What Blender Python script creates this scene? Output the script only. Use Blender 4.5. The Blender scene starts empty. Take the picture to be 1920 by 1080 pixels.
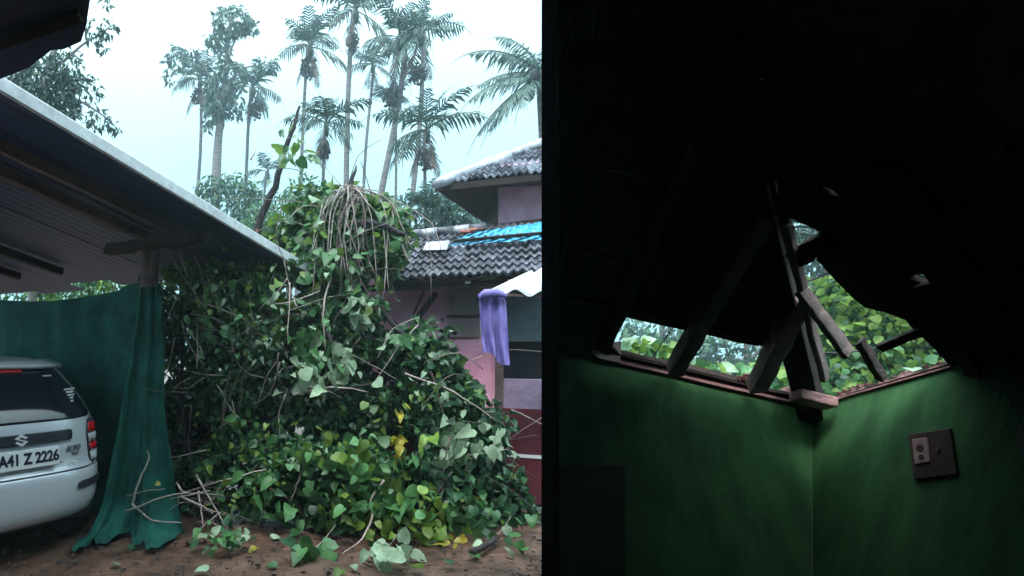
import bpy, bmesh, math, random
import numpy as np
from mathutils import Vector, Matrix, Quaternion
from mathutils.geometry import tessellate_polygon, delaunay_2d_cdt

R = math.radians
rnd = random.Random(7)
S = bpy.context.scene
C = S.collection

# ------------------------------------------------------------------ camera
EYE, FOC, PX0, HOR = 1.55, 1100.0, 508.0, 655.0      # eye height, focal length and principal point (1920 px wide picture)
cam = bpy.data.cameras.new('camera')
cam.sensor_width = 36.0
cam.lens = 36.0 * FOC / 1920.0
cam.shift_x = (960.0 - PX0) / 1920.0
cam.shift_y = (HOR - 540.0) / 1920.0
cam.clip_start, cam.clip_end = 0.05, 2000
camo = bpy.data.objects.new('camera', cam)
C.objects.link(camo)
camo.location = (0, 0, EYE)
camo.rotation_euler = (R(90), 0, 0)
S.camera = camo

# ------------------------------------------------------------------ sky, sun, exposure
SUN_EL, SUN_AZ = 62, 205          # azimuth clockwise from +Y
W = bpy.data.worlds.new('World'); S.world = W; W.use_nodes = True
nt = W.node_tree; bg = nt.nodes['Background']
sky = nt.nodes.new('ShaderNodeTexSky'); sky.sky_type = 'NISHITA'; sky.sun_disc = False
sky.sun_elevation = R(SUN_EL); sky.sun_rotation = R(SUN_AZ)
sky.air_density, sky.dust_density, sky.ozone_density = 1.2, 4.0, 1.0
N_, L_k = nt.nodes.new, nt.links.new
tc = N_('ShaderNodeTexCoord')
cn = N_('ShaderNodeTexNoise'); cn.inputs['Scale'].default_value = 2.2; cn.inputs['Detail'].default_value = 5
cr = N_('ShaderNodeValToRGB')
cr.color_ramp.elements[0].position, cr.color_ramp.elements[1].position = .35, .75
cr.color_ramp.elements[0].color = (2.5, 5.2, 6.2, 1); cr.color_ramp.elements[1].color = (3.2, 5.6, 6.4, 1)
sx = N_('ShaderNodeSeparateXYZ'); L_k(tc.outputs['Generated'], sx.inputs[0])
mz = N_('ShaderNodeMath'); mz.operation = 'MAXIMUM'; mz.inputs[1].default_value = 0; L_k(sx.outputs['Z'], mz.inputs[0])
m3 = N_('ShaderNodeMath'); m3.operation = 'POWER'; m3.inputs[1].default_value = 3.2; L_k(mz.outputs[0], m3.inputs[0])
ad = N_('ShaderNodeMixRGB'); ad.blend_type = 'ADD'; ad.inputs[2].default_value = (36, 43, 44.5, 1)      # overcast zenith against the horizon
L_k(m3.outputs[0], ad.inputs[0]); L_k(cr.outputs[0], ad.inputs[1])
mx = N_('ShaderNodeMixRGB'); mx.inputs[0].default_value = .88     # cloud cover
L_k(tc.outputs['Generated'], cn.inputs['Vector']); L_k(cn.outputs['Fac'], cr.inputs['Fac'])
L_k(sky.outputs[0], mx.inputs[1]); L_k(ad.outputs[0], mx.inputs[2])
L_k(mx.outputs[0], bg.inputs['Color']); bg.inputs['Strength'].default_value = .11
sun = bpy.data.lights.new('sun', 'SUN'); sun.energy = 1.4; sun.angle = R(12); sun.color = (1, .97, .92)
suno = bpy.data.objects.new('sun', sun); C.objects.link(suno)
sd = Vector((math.sin(R(SUN_AZ)) * math.cos(R(SUN_EL)), math.cos(R(SUN_AZ)) * math.cos(R(SUN_EL)), math.sin(R(SUN_EL))))
suno.rotation_euler = (-sd).to_track_quat('-Z', 'Y').to_euler()
S.view_settings.view_transform = 'Standard'; S.view_settings.look = 'None'
S.view_settings.exposure = 0.95; S.view_settings.gamma = 1
S.view_settings.use_curve_mapping = False
HAZE = .0045
S.render.engine = 'CYCLES'
S.cycles.max_bounces = 6; S.cycles.diffuse_bounces = 4; S.cycles.transparent_max_bounces = 8
S.cycles.use_denoising = True
S.cycles.sample_clamp_indirect = 4

# ------------------------------------------------------------------ helpers
def ray(px, py): return Vector(((px - PX0) / FOC, 1.0, (HOR - py) / FOC))
EYEP = Vector((0, 0, EYE))
def at(px, py, Y): return EYEP + ray(px, py) * Y            # the point of the place seen there at distance Y
def onplane(px, py, p, n):
    d = ray(px, py); return EYEP + d * ((p - EYEP).dot(n) / d.dot(n))
def pix(v):
    v = Vector(v) - EYEP; return (PX0 + FOC * v.x / v.y, HOR - FOC * v.z / v.y)
WL = {}
def inpoly(p, L):
    c = False
    for i in range(len(L)):
        a, b = L[i], L[i - 1]
        if (a.y > p.y) != (b.y > p.y) and p.x < (b.x - a.x) * (p.y - a.y) / (b.y - a.y) + a.x: c = not c
    return c

def pierced(outer, holes, u, v, o, off):                     # a thick flat sheet with openings that may run out over its edge
    to2 = lambda p: Vector(((p - o).dot(u), (p - o).dot(v)))
    loops = [[to2(p) for p in l] for l in [outer] + holes]
    vs = [p for l in loops for p in l]; es = []; b = 0
    for l in loops: es += [(b + i, b + (i + 1) % len(l)) for i in range(len(l))]; b += len(l)
    V, E_, F, *_ = delaunay_2d_cdt(vs, es, [], 0, 1e-5)
    keep = []
    for f in F:
        c = sum((V[i] for i in f), Vector((0, 0))) / len(f)
        if inpoly(c, loops[0]) and not any(inpoly(c, h) for h in loops[1:]): keep.append(tuple(f))
    n = len(V); P = [o + u * p.x + v * p.y for p in V]; ed = {}
    for f in keep:
        for i in range(len(f)):
            k = (f[i], f[(i + 1) % len(f)]); ed[k] = 1
    m = MB(); m.v = P + [p + off for p in P]
    m.f = keep + [tuple(i + n for i in reversed(f)) for f in keep] + [(a, b, b + n, a + n) for (a, b) in ed if (b, a) not in ed]
    used = sorted({i for f in m.f for i in f}); mp = {k: i for i, k in enumerate(used)}
    m.v = [m.v[i] for i in used]; m.f = [tuple(mp[i] for i in f) for f in m.f]
    return m

class MB:
    def __init__(s): s.v = []; s.f = []
    def add(s, vs, fs):
        b = len(s.v); s.v += [tuple(v) for v in vs]; s.f += [tuple(i + b for i in f) for f in fs]; return s
    def box(s, c, ax, ay, az):                               # centre and three half-axis vectors
        c, ax, ay, az = map(Vector, (c, ax, ay, az))
        vs = [c + ax * i + ay * j + az * k for k in (-1, 1) for j in (-1, 1) for i in (-1, 1)]
        return s.add(vs, [(0, 2, 3, 1), (4, 5, 7, 6), (0, 1, 5, 4), (2, 6, 7, 3), (0, 4, 6, 2), (1, 3, 7, 5)])
    def bar(s, a, b, w, h, up=(0, 0, 1)):
        a, b = Vector(a), Vector(b); d = (b - a); L = d.length; d.normalize()
        x = d.cross(Vector(up)).normalized(); z = x.cross(d)
        return s.box((a + b) / 2, d * L / 2, x * w / 2, z * h / 2)
    def tube(s, pts, rad, n=8, cap=True):
        pts = [Vector(p) for p in pts]; m = len(pts)
        rs = rad if isinstance(rad, (list, tuple)) else [rad] * m
        x = None; vs = []
        for i, p in enumerate(pts):
            t = (pts[min(i + 1, m - 1)] - pts[max(i - 1, 0)])
            t = t.normalized() if t.length > 1e-9 else Vector((0, 0, 1))
            if x is None: x = t.orthogonal().normalized()
            x = (x - t * x.dot(t)); x = x.normalized() if x.length > 1e-6 else t.orthogonal().normalized()
            y = t.cross(x)
            vs += [p + (x * math.cos(2 * math.pi * k / n) + y * math.sin(2 * math.pi * k / n)) * rs[i] for k in range(n)]
        fs = [(i * n + k, i * n + (k + 1) % n, (i + 1) * n + (k + 1) % n, (i + 1) * n + k) for i in range(m - 1) for k in range(n)]
        if cap: fs += [tuple(range(n - 1, -1, -1)), tuple((m - 1) * n + k for k in range(n))]
        return s.add(vs, fs)
    def rough(s, a, b, w, h, up=(0, 0, 1), n=9, j=.07):      # a hewn bar: uneven along its length, slanting broken ends
        a, b = Vector(a), Vector(b); d = b - a; d.normalize(); x = d.cross(Vector(up)).normalized(); z = x.cross(d); vs = []
        wob = [rnd.gauss(0, 1) * w * .07 for _ in range(n + 1)]
        for i in range(n + 1):
            p = a.lerp(b, i / n) + x * wob[i]; e = i in (0, n)
            for sx_, sz_ in ((-1, -1), (1, -1), (1, 1), (-1, 1)):
                vs.append(p + x * sx_ * w / 2 * (1 + rnd.uniform(-j, j)) + z * sz_ * h / 2 * (1 + rnd.uniform(-j, j)) + d * (rnd.uniform(-.6, .6) * w if e else 0))
        fs = [(i * 4 + k, i * 4 + (k + 1) % 4, i * 4 + 4 + (k + 1) % 4, i * 4 + 4 + k) for i in range(n) for k in range(4)]
        return s.add(vs, fs + [(3, 2, 1, 0), tuple(n * 4 + k for k in range(4))])
    def grid(s, P):                                          # rows of points
        m, n = len(P), len(P[0])
        return s.add([p for r in P for p in r], [(i * n + j, i * n + j + 1, (i + 1) * n + j + 1, (i + 1) * n + j) for i in range(m - 1) for j in range(n - 1)])
    def prism(s, loops, off):                                # flat outer loop + hole loops, thickened by off
        loops = [[Vector(p) for p in l] for l in loops]; off = Vector(off)
        flat = [p for l in loops for p in l]; n = len(flat)
        tris = tessellate_polygon(loops)
        fs = [tuple(t) for t in tris] + [tuple(i + n for i in reversed(t)) for t in tris]
        b = 0
        for l in loops:
            k = len(l); fs += [(b + i, b + (i + 1) % k, b + (i + 1) % k + n, b + i + n) for i in range(k)]; b += k
        return s.add(flat + [p + off for p in flat], fs)

def setp(o, label=None, cat=None, group=None, kind=None):
    for k, v in (('label', label), ('category', cat), ('group', group), ('kind', kind)):
        if v: o[k] = v
    return o
def place(o, loc, parent):
    WL[o] = Vector(loc)
    if parent is not None: o.parent = parent; o.location = WL[o] - WL[parent]
    else: o.location = loc
def thing(name, loc, label, cat, group=None):
    o = bpy.data.objects.new(name, None); o.empty_display_size = .1; C.objects.link(o); place(o, loc, None)
    return setp(o, label, cat, group)
def obj(name, mb, m, parent=None, smooth=False, origin=None, kind=None, fix=True):
    V = np.array(mb.v, dtype=float); c = V.mean(0) if origin is None else np.array(origin)
    me = bpy.data.meshes.new(name); me.from_pydata((V - c).tolist(), [], mb.f)
    if fix:
        bm = bmesh.new(); bm.from_mesh(me); bmesh.ops.recalc_face_normals(bm, faces=bm.faces); bm.to_mesh(me); bm.free()
    for mm in (m if isinstance(m, (list, tuple)) else [m]): me.materials.append(mm)
    if smooth: me.polygons.foreach_set('use_smooth', [True] * len(me.polygons))
    me.update()
    o = bpy.data.objects.new(name, me); C.objects.link(o); place(o, Vector(c), parent)
    if kind: o['kind'] = kind
    return o
def inst(name, me, M, parent):                               # an object sharing a mesh, placed by a world matrix
    o = bpy.data.objects.new(name, me); C.objects.link(o)
    WL[o] = M.translation.copy()
    if parent is not None: o.parent = parent; M = Matrix.Translation(-WL[parent]) @ M
    o.matrix_local = M
    return o
def wave(o, deg=40):
    for p in o.data.polygons: p.use_smooth = True
    return o
def bevel(o, w, seg=2):
    b = o.modifiers.new('bevel', 'BEVEL'); b.width = w; b.segments = seg; b.limit_method = 'ANGLE'; b.angle_limit = R(35); return o

# ------------------------------------------------------------------ materials
def mat(name, col, rough=.7, var=.25, scale=6, bump=0, bscale=30, spec=.5, metal=0, hue=0, col2=None, obrand=0, trans=0, stretch=None, detail=6, coat=0):
    m = bpy.data.materials.new(name); m.use_nodes = True; t = m.node_tree; N = t.nodes.new; L = t.links.new
    b = t.nodes['Principled BSDF']; b.inputs['Roughness'].default_value = rough; b.inputs['Metallic'].default_value = metal
    b.inputs['Specular IOR Level'].default_value = spec
    if coat: b.inputs['Coat Weight'].default_value = coat; b.inputs['Coat Roughness'].default_value = .08
    g = N('ShaderNodeNewGeometry'); vec = g.outputs['Position']
    if stretch:
        mp = N('ShaderNodeMapping'); mp.inputs['Scale'].default_value = stretch; L(vec, mp.inputs['Vector']); vec = mp.outputs[0]
    n = N('ShaderNodeTexNoise'); n.inputs['Scale'].default_value = scale; n.inputs['Detail'].default_value = detail; n.inputs['Roughness'].default_value = .6
    L(vec, n.inputs['Vector'])
    c1 = tuple(max(0, x * (1 - var)) for x in col); c2 = col2 or tuple(x * (1 + var) for x in col)
    r = N('ShaderNodeValToRGB'); e = r.color_ramp.elements; e[0].position, e[1].position = .33, .67
    e[0].color = (*c1, 1); e[1].color = (*c2, 1); L(n.outputs['Fac'], r.inputs['Fac']); out = r.outputs[0]
    if obrand:
        oi = N('ShaderNodeObjectInfo'); hs = N('ShaderNodeHueSaturation'); mr = N('ShaderNodeMapRange')
        mr.inputs['To Min'].default_value = 1 - obrand; mr.inputs['To Max'].default_value = 1 + obrand
        L(oi.outputs['Random'], mr.inputs['Value']); L(mr.outputs[0], hs.inputs['Value']); L(out, hs.inputs['Color']); out = hs.outputs[0]
    L(out, b.inputs['Base Color'])
    if bump:
        bn = N('ShaderNodeTexNoise'); bn.inputs['Scale'].default_value = bscale; bn.inputs['Detail'].default_value = 8; L(vec, bn.inputs['Vector'])
        bp = N('ShaderNodeBump'); bp.inputs['Strength'].default_value = bump; bp.inputs['Distance'].default_value = .02
        L(bn.outputs['Fac'], bp.inputs['Height']); L(bp.outputs[0], b.inputs['Normal'])
    if trans:
        tr = N('ShaderNodeBsdfTranslucent'); ms = N('ShaderNodeMixShader'); ms.inputs[0].default_value = trans
        L(out, tr.inputs['Color']); L(b.outputs[0], ms.inputs[1]); L(tr.outputs[0], ms.inputs[2])
        L(ms.outputs[0], t.nodes['Material Output'].inputs['Surface'])
    return m
M = {}
M['mud'] = mat('mud', (.085, .040, .026), .5, .5, 3.2, 1.0, 16, col2=(.155, .085, .06), detail=10)
M['car'] = mat('silver_paint', (.53, .56, .61), .28, .02, 3, metal=.12, coat=.6)
M['black'] = mat('black_plastic', (.025, .027, .035), .4, .2, 20)
M['rubber'] = mat('rubber', (.02, .02, .02), .85, .2, 20)
M['glass'] = mat('tinted_glass', (.012, .014, .022), .08, .1, 3, spec=.6)
M['red_lens'] = mat('red_lens', (.55, .012, .02), .15, .1, 30, coat=.5)
M['clear_lens'] = mat('clear_lens', (.5, .52, .55), .15, .1, 30, coat=.5)
M['chrome'] = mat('chrome', (.78, .8, .84), .3, .02, 3, metal=.25)
M['badge'] = mat('grey_badge', (.12, .13, .16), .35, .02, 3)
M['plate'] = mat('number_plate_white', (.72, .74, .76), .4, .04, 9)
M['ink'] = mat('plate_ink', (.012, .014, .03), .5, .02, 3)
M['tarp'] = mat('green_shade_cloth', (.005, .06, .048), .8, .35, 4, .3, 120, col2=(.010, .105, .082), spec=.25)
M['purple'] = mat('purple_cloth', (.20, .16, .46), .85, .25, 6, .2, 90)
M['sheet'] = mat('roof_sheet_metal', (.035, .045, .11), .5, .25, 3, .1, 12, spec=.4)
M['edge'] = mat('roof_sheet_edge', (.55, .58, .60), .5, .2, 14)
M['beam'] = mat('weathered_timber', (.10, .062, .06), .8, .45, 5, .5, 60, stretch=(1, 1, 1))
M['darktimber'] = mat('dark_timber', (.030, .020, .018), .8, .4, 6, .4, 50, spec=.15)  # even dark base colour
M['rafter'] = mat('bare_rafter_timber', (.30, .22, .21), .8, .3, 6, .4, 60)
M['lining'] = mat('dark_roof_lining', (.026, .017, .015), .9, .5, 5, .4, 30, spec=.1)  # even near-black base colour
M['dark'] = mat('dark_plaster', (.009, .0075, .007), .95, .3, 3, spec=.05)  # albedo lowered to near black so jamb and unseen walls look unlit
M['greenwall'] = mat('green_limewash', (.052, .165, .055), .85, .25, 1.6, .15, 14, col2=(.08, .24, .085), stretch=(6, 6, 1))
M['pink'] = mat('pink_plaster', (.84, .34, .50), .85, .3, 2.5, .3, 25, col2=(.76, .40, .54))
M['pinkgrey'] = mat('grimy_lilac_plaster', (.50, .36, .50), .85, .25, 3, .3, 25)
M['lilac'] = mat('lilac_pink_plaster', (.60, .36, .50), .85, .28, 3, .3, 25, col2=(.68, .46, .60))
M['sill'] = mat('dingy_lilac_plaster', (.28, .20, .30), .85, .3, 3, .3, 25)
M['maroon'] = mat('maroon_oxide_paint', (.10, .012, .022), .5, .35, 3, .2, 20)
M['white'] = mat('white_paint', (.72, .72, .74), .6, .12, 12)
M['tile'] = mat('wet_clay_tile', (.045, .045, .06), .42, .45, 9, .3, 40, col2=(.12, .115, .145), obrand=.4, spec=.5)
M['tilepale'] = mat('pale_highlight_tile', (.30, .30, .35), .3, .35, 6, .2, 40, col2=(.46, .46, .52), obrand=.3, spec=.8)  # real pale pieces; on the upper roof also stands in for highlights
M['redtile'] = mat('broken_red_tile', (.22, .07, .05), .6, .3, 8, .2, 40)
M['bluetarp'] = mat('blue_plastic_tarp', (.03, .26, .42), .4, .45, 11, .2, 25, spec=.6)
M['corr'] = mat('white_corrugated_sheet', (.60, .63, .68), .5, .12, 5)
M['card'] = mat('stained_board', (.22, .17, .18), .9, .3, 3, .2, 20)
M['darkpanel'] = mat('dark_green_brown', (.03, .05, .03), .8, .3, 6)
M['darkback'] = mat('painted_dark_backing', (.012, .012, .016), .9, .2, 3)
M['netgrey'] = mat('grey_green_net', (.075, .10, .12), .8, .2, 6)
M['bark'] = mat('palm_bark', (.15, .14, .145), .9, .4, 3, .5, 30, stretch=(1, 1, 5))
M['barkdark'] = mat('wet_dark_bark', (.028, .022, .024), .85, .4, 9, .9, 40)
M['twigpale'] = mat('pale_dry_stem', (.30, .25, .23), .8, .35, 12, .3, 60, obrand=.3)
M['twigbrown'] = mat('brown_stem', (.085, .06, .055), .85, .4, 12, .3, 60, obrand=.4)
M['brick'] = mat('pink_brick', (.40, .20, .20), .85, .25, 9, .6, 50)
M['rubble'] = mat('rust_debris', (.14, .05, .04), .9, .5, 30, .5, 60)
M['switch'] = mat('switchboard_wood', (.09, .045, .04), .6, .3, 20)
M['cream'] = mat('stained_switch_panel', (.6, .34, .34), .5, .3, 14)
def leafmat(n, c, c2, rough=.42, tr=.3, sc=2.5, rn=.3): return mat(n, c, rough, .3, sc * 3, .15, 60, col2=c2, obrand=rn, trans=tr, spec=.35)
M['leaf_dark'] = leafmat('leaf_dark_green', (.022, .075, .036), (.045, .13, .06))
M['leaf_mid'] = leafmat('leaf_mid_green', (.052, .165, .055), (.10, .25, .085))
M['leaf_light'] = leafmat('leaf_yellow_green', (.11, .24, .035), (.22, .34, .06), tr=.4)
M['leaf_yellow'] = leafmat('leaf_yellow', (.42, .38, .03), (.55, .45, .06), tr=.35)
M['leaf_pale'] = leafmat('leaf_pale_underside', (.24, .37, .23), (.37, .50, .34), rough=.6, tr=.25)
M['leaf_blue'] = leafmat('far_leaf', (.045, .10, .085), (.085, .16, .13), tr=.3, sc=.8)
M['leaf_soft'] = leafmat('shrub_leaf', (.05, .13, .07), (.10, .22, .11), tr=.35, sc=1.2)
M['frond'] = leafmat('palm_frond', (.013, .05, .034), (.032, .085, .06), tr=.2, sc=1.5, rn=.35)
M['coco'] = leafmat('coconut_frond', (.06, .12, .10), (.13, .20, .17), tr=.3, sc=1.2, rn=.3)
M['deadfrond'] = mat('dead_frond', (.10, .075, .06), .9, .4, 3, obrand=.3)
M['nuts'] = mat('areca_nuts', (.035, .04, .05), .8, .4, 6)

# ------------------------------------------------------------------ leaves
HEART_V = [(0, .04, 0), (0, .42, -.03), (0, .76, -.07), (.03, 1.02, -.18),
           (-.17, -.05, .03), (-.41, .06, .07), (-.50, .34, .06), (-.33, .68, -.01),
           (.17, -.06, .03), (.43, .04, .06), (.48, .36, .07), (.31, .70, -.02)]
HEART_F = [(0, 4, 5), (0, 5, 6, 1), (1, 6, 7, 2), (2, 7, 3), (0, 9, 8), (0, 1, 10, 9), (1, 2, 11, 10), (2, 3, 11)]
OVAL_V = [(0, 0, 0), (-.24, .4, .05), (0, .5, -.03), (.24, .4, .05), (0, 1, -.12)]
OVAL_F = [(0, 2, 1), (0, 3, 2), (1, 2, 4), (2, 3, 4)]
def frame(tip, nrm):
    y = tip.normalized(); z = (nrm - y * nrm.dot(y)); z = z.normalized() if z.length > 1e-5 else y.orthogonal().normalized()
    x = y.cross(z); return Matrix(((x.x, y.x, z.x), (x.y, y.y, z.y), (x.z, y.z, z.z)))
def rv(): 
    while True:
        v = Vector((rnd.uniform(-1, 1), rnd.uniform(-1, 1), rnd.uniform(-1, 1)))
        if .05 < v.length < 1: return v.normalized()
def leaf(p, out, size, droop=.9, mat_='leaf_mid', wild=.5):  # (position, rotation, size, material)
    n = (out * .55 + Vector((0, -.25, .55)) + rv() * wild).normalized()
    tip = (Vector((0, 0, -droop)) + out * .4 + rv() * .7)
    return (p, frame(tip, n), size, mat_)
def leaves_mesh(name, L, parent, tv=HEART_V, tf=HEART_F, kind='stuff', origin=None):
    mats = sorted({l[3] for l in L}); T = np.array(tv); nv = len(tv); V = []; F = []; MI = []
    for i, (p, Rm, s, mt) in enumerate(L):
        w = np.array(Rm) * s; tt = T * np.array((rnd.uniform(.6, 1.1), 1, rnd.uniform(-1.2, 4.0)))
        V.append(tt @ w.T + np.array(p)); b = i * nv
        F += [tuple(k + b for k in f) for f in tf]; MI += [mats.index(mt)] * len(tf)
    V = np.concatenate(V); c = V.mean(0) if origin is None else np.array(origin)
    me = bpy.data.meshes.new(name); me.from_pydata((V - c).tolist(), [], F)
    for k in mats: me.materials.append(M[k])
    me.polygons.foreach_set('material_index', MI); me.polygons.foreach_set('use_smooth', [True] * len(F)); me.update()
    o = bpy.data.objects.new(name, me); C.objects.link(o); place(o, Vector(c), parent)
    if kind: o['kind'] = kind
    return o
LEAFME = {}
def leaf_obj(l, parent, name='leaf'):                        # eight outlines per colour: flat, folded, curled and torn leaves
    p, Rm, s, mt = l; k = (mt, rnd.randrange(8))
    if k not in LEAFME:
        r = random.Random(k[1] * 77 + 3); fold = (.4, 1.0, 1.8, 2.8, -.8, 1.4, 2.2, .7)[k[1]]; wid = r.uniform(.72, 1.05); cur = r.uniform(-.25, .45); V = []
        for n, (x, y, z) in enumerate(HEART_V):
            q = 1 if n < 4 else r.uniform(.86, 1.1) * (.55 if (k[1] == 5 and n == 6) else 1)
            V.append((x * wid * q + cur * .25 * y * y, y * (1 if n < 4 else r.uniform(.93, 1.07)), z * fold - cur * y * y * .5 + (0 if n < 4 else r.uniform(-.03, .03))))
        me = bpy.data.meshes.new('leaf'); me.from_pydata(V, [], HEART_F); me.materials.append(M[mt])
        me.polygons.foreach_set('use_smooth', [True] * len(me.polygons)); LEAFME[k] = me
    return inst(name, LEAFME[k], Matrix.Translation(p) @ Rm.to_4x4() @ Matrix.Scale(s, 4), parent)
def twig(pts, r0, r1, n=5, jit=0, seg=4):                    # smooth tapered wandering tube through points
    pts = [Vector(p) for p in pts]; out = []
    for i in range(len(pts) - 1):
        p0 = pts[max(i - 1, 0)]; p1 = pts[i]; p2 = pts[i + 1]; p3 = pts[min(i + 2, len(pts) - 1)]
        for k in range(seg):
            t = k / seg
            q = .5 * ((2 * p1) + (p2 - p0) * t + (2 * p0 - 5 * p1 + 4 * p2 - p3) * t * t + (3 * p1 - p0 - 3 * p2 + p3) * t ** 3)
            out.append(q + (rv() * jit if jit else Vector()))
    out.append(pts[-1]); m = len(out)
    return out, [r0 + (r1 - r0) * i / (m - 1) for i in range(m)]
def stem(name, pts, r0, r1, m, parent, jit=.01, n=5, seg=4):
    o, rs = twig(pts, r0, r1, n, jit, seg); return obj(name, MB().tube(o, rs, n), M[m], parent, True)

# ------------------------------------------------------------------ ground
def fbm(x, y): return math.sin(x * 1.7 + 1.3 * math.sin(y * 1.1)) * math.cos(y * 2.1 + .7 * x) * .5 + math.sin(x * 4.3 + y * 3.1) * .25 + math.sin(x * 9.1 - y * 7.7) * .12
xs = [-110, -60, -25, -12] + [i * .14 - 7 for i in range(100)] + [12, 25, 60, 110]
ys = [-110, -60, -30, -8] + [i * .14 for i in range(64)] + [12, 18, 30, 60, 110]
def gz(x, y):
    z = fbm(x, y) * .03 if -7 < x < 7 and 0 < y < 9 else 0
    return z - .02
obj('ground', MB().grid([[(x, y, gz(x, y)) for x in xs] for y in ys]), M['mud'], None, True, (0, 0, 0), 'structure')

# ------------------------------------------------------------------ the dark room
YC = 3.6; k_ = YC / 2.8
Cp = at(1523, 762, YC)
eD = (at(1523, 1080, 2.5649 * k_) - Cp).normalized()
eL = (at(1130, 668, 2.929 * k_) - Cp).normalized()
eR = (at(1920, 650, 1.980 * k_) - Cp).normalized()
eU = -eD; TA = math.tan(R(30))
nW1 = eR.copy(); nW2 = eL.copy()                             # inward normals of the two walls
nR1 = eL.cross(eR + eU * TA).normalized(); nR1 = nR1 if nR1.dot(eR - eU) > 0 else -nR1
nR2 = eR.cross(eL + eU * TA).normalized(); nR2 = nR2 if nR2.dot(eL - eU) > 0 else -nR2
J0, J1 = Vector((1.153, 2.5, 0)), Vector((1.97, 4.17, 0))    # outer face of the partition wall, on plan
pd = (J1 - J0).normalized(); nP = Vector((pd.y, -pd.x, 0)); PT = .06
CEIL = 3.5
def clip(poly, planes):
    for p, n in planes:
        out = []
        for i, a in enumerate(poly):
            b = poly[(i + 1) % len(poly)]; da = (a - p).dot(n); db = (b - p).dot(n)
            if da >= 0: out.append(a)
            if da * db < 0: out.append(a.lerp(b, da / (da - db)))
        poly = out
    return poly
pl_floor = (Vector((0, 0, 0)), Vector((0, 0, 1))); pl_ceil = (Vector((0, 0, CEIL)), Vector((0, 0, -1)))
pl_rear = (Vector((0, -1.2, 0)), Vector((0, 1, 0))); pl_left = (Vector((-1.5, 0, 0)), Vector((1, 0, 0)))
pl_part = (J0 + nP * (PT - .004), nP)
W1p, W2p, R1p, R2p = (Cp, nW1), (Cp, nW2), (Cp, nR1), (Cp, nR2)
big = 14
def quad(p, u, v): return [p - u * big - v * big, p + u * big - v * big, p + u * big + v * big, p - u * big + v * big]
w1 = clip(quad(Cp, eL, eU), [W2p, R1p, pl_floor, pl_part])
w2 = clip(quad(Cp, eR, eU), [W1p, R2p, pl_floor, pl_rear])
r1 = clip(quad(Cp, eL, eR + eU * TA), [W1p, R2p, pl_ceil, pl_part, pl_rear])
r2 = clip(quad(Cp, eR, eL + eU * TA), [W2p, R1p, pl_ceil, pl_rear])
def on1(q, off=0): return [onplane(x, y, Cp + nR1 * off, nR1) for x, y in q]
def on2(q, off=0): return [onplane(x, y, Cp + nR2 * off, nR2) for x, y in q]

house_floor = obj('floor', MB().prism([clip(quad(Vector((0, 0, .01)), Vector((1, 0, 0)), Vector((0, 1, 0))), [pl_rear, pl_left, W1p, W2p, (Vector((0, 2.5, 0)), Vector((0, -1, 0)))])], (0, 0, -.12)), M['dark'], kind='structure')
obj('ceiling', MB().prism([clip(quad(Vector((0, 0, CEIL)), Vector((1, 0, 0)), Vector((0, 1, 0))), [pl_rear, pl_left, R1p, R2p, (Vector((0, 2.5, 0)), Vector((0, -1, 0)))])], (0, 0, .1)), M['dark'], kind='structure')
obj('rear_wall', MB().box((2.2, -1.26, 1.7), (3.8, 0, 0), (0, .06, 0), (0, 0, 1.95)), M['dark'], kind='structure')
obj('side_wall', MB().box((-1.57, .65, 1.7), (.06, 0, 0), (0, 1.84, 0), (0, 0, 1.95)), M['dark'], kind='structure')
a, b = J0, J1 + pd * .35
pw = thing('partition_wall', (J0.x, J0.y, 0), 'partition wall coloured near black at the left edge of the dark room', 'wall')
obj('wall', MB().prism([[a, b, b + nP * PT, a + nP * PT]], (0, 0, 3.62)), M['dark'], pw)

k0 = J0 + nP * (PT + .001) + pd * .03; k1 = J1 + nP * (PT + .001) + pd * .3
obj('plaster_skin', MB().prism([[k0, k1, k1 + nP * .006, k0 + nP * .006]], (0, 0, 3.45)), M['greenwall'], pw)
WT = .2
gw = thing('room_wall', (Cp.x - 1, Cp.y, 0), 'dim green painted wall left of the room corner, below the row of gaps', 'wall')
obj('wall', MB().prism([w1], -nW1 * WT), M['greenwall'], gw)
gw2 = thing('room_wall', (Cp.x, Cp.y - 1, 0), 'green painted wall right of the room corner, carrying the switchboard', 'wall')
obj('wall', MB().prism([w2], -nW2 * WT), M['greenwall'], gw2)

# broken plaster and wall plates along the tops
def w1pt(px, py, off=.0): return onplane(px, py, Cp + nW1 * off, nW1)
def w2pt(px, py, off=.0): return onplane(px, py, Cp + nW2 * off, nW2)
def ragged(name, px_list, fn, parent, m, th, n):
    obj(name, MB().prism([[fn(x, y) for x, y in px_list]], -n * th), m, parent)
ragged('wall_plate', [(1160, 655), (1215, 668), (1290, 683), (1400, 709), (1400, 731), (1290, 706), (1165, 677)], lambda x, y: w1pt(x, y, .012), gw, M['beam'], .12, nW1)
ragged('plaster_edge', [(1120, 667), (1260, 699), (1340, 717), (1420, 735), (1500, 754), (1500, 758), (1420, 740), (1340, 722), (1260, 703), (1120, 672)], lambda x, y: w1pt(x, y, .02), gw, M['brick'], .03, nW1)
ragged('masonry_end', [(1112, 643), (1165, 640), (1163, 680), (1125, 672), (1108, 660)], lambda x, y: w1pt(x, y, .03), gw, M['rafter'], .2, nW1)
EDG = [(x, 757 - (x - 1545) * .302 - 4 - abs(rnd.gauss(0, 6))) for x in range(1545, 1784, 9)]
ragged('plaster_edge', EDG + [(1782, 688), (1700, 711), (1640, 728), (1590, 742), (1550, 756)], lambda x, y: w2pt(x, y, .012), gw2, M['brick'], .14, nW2)

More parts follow.
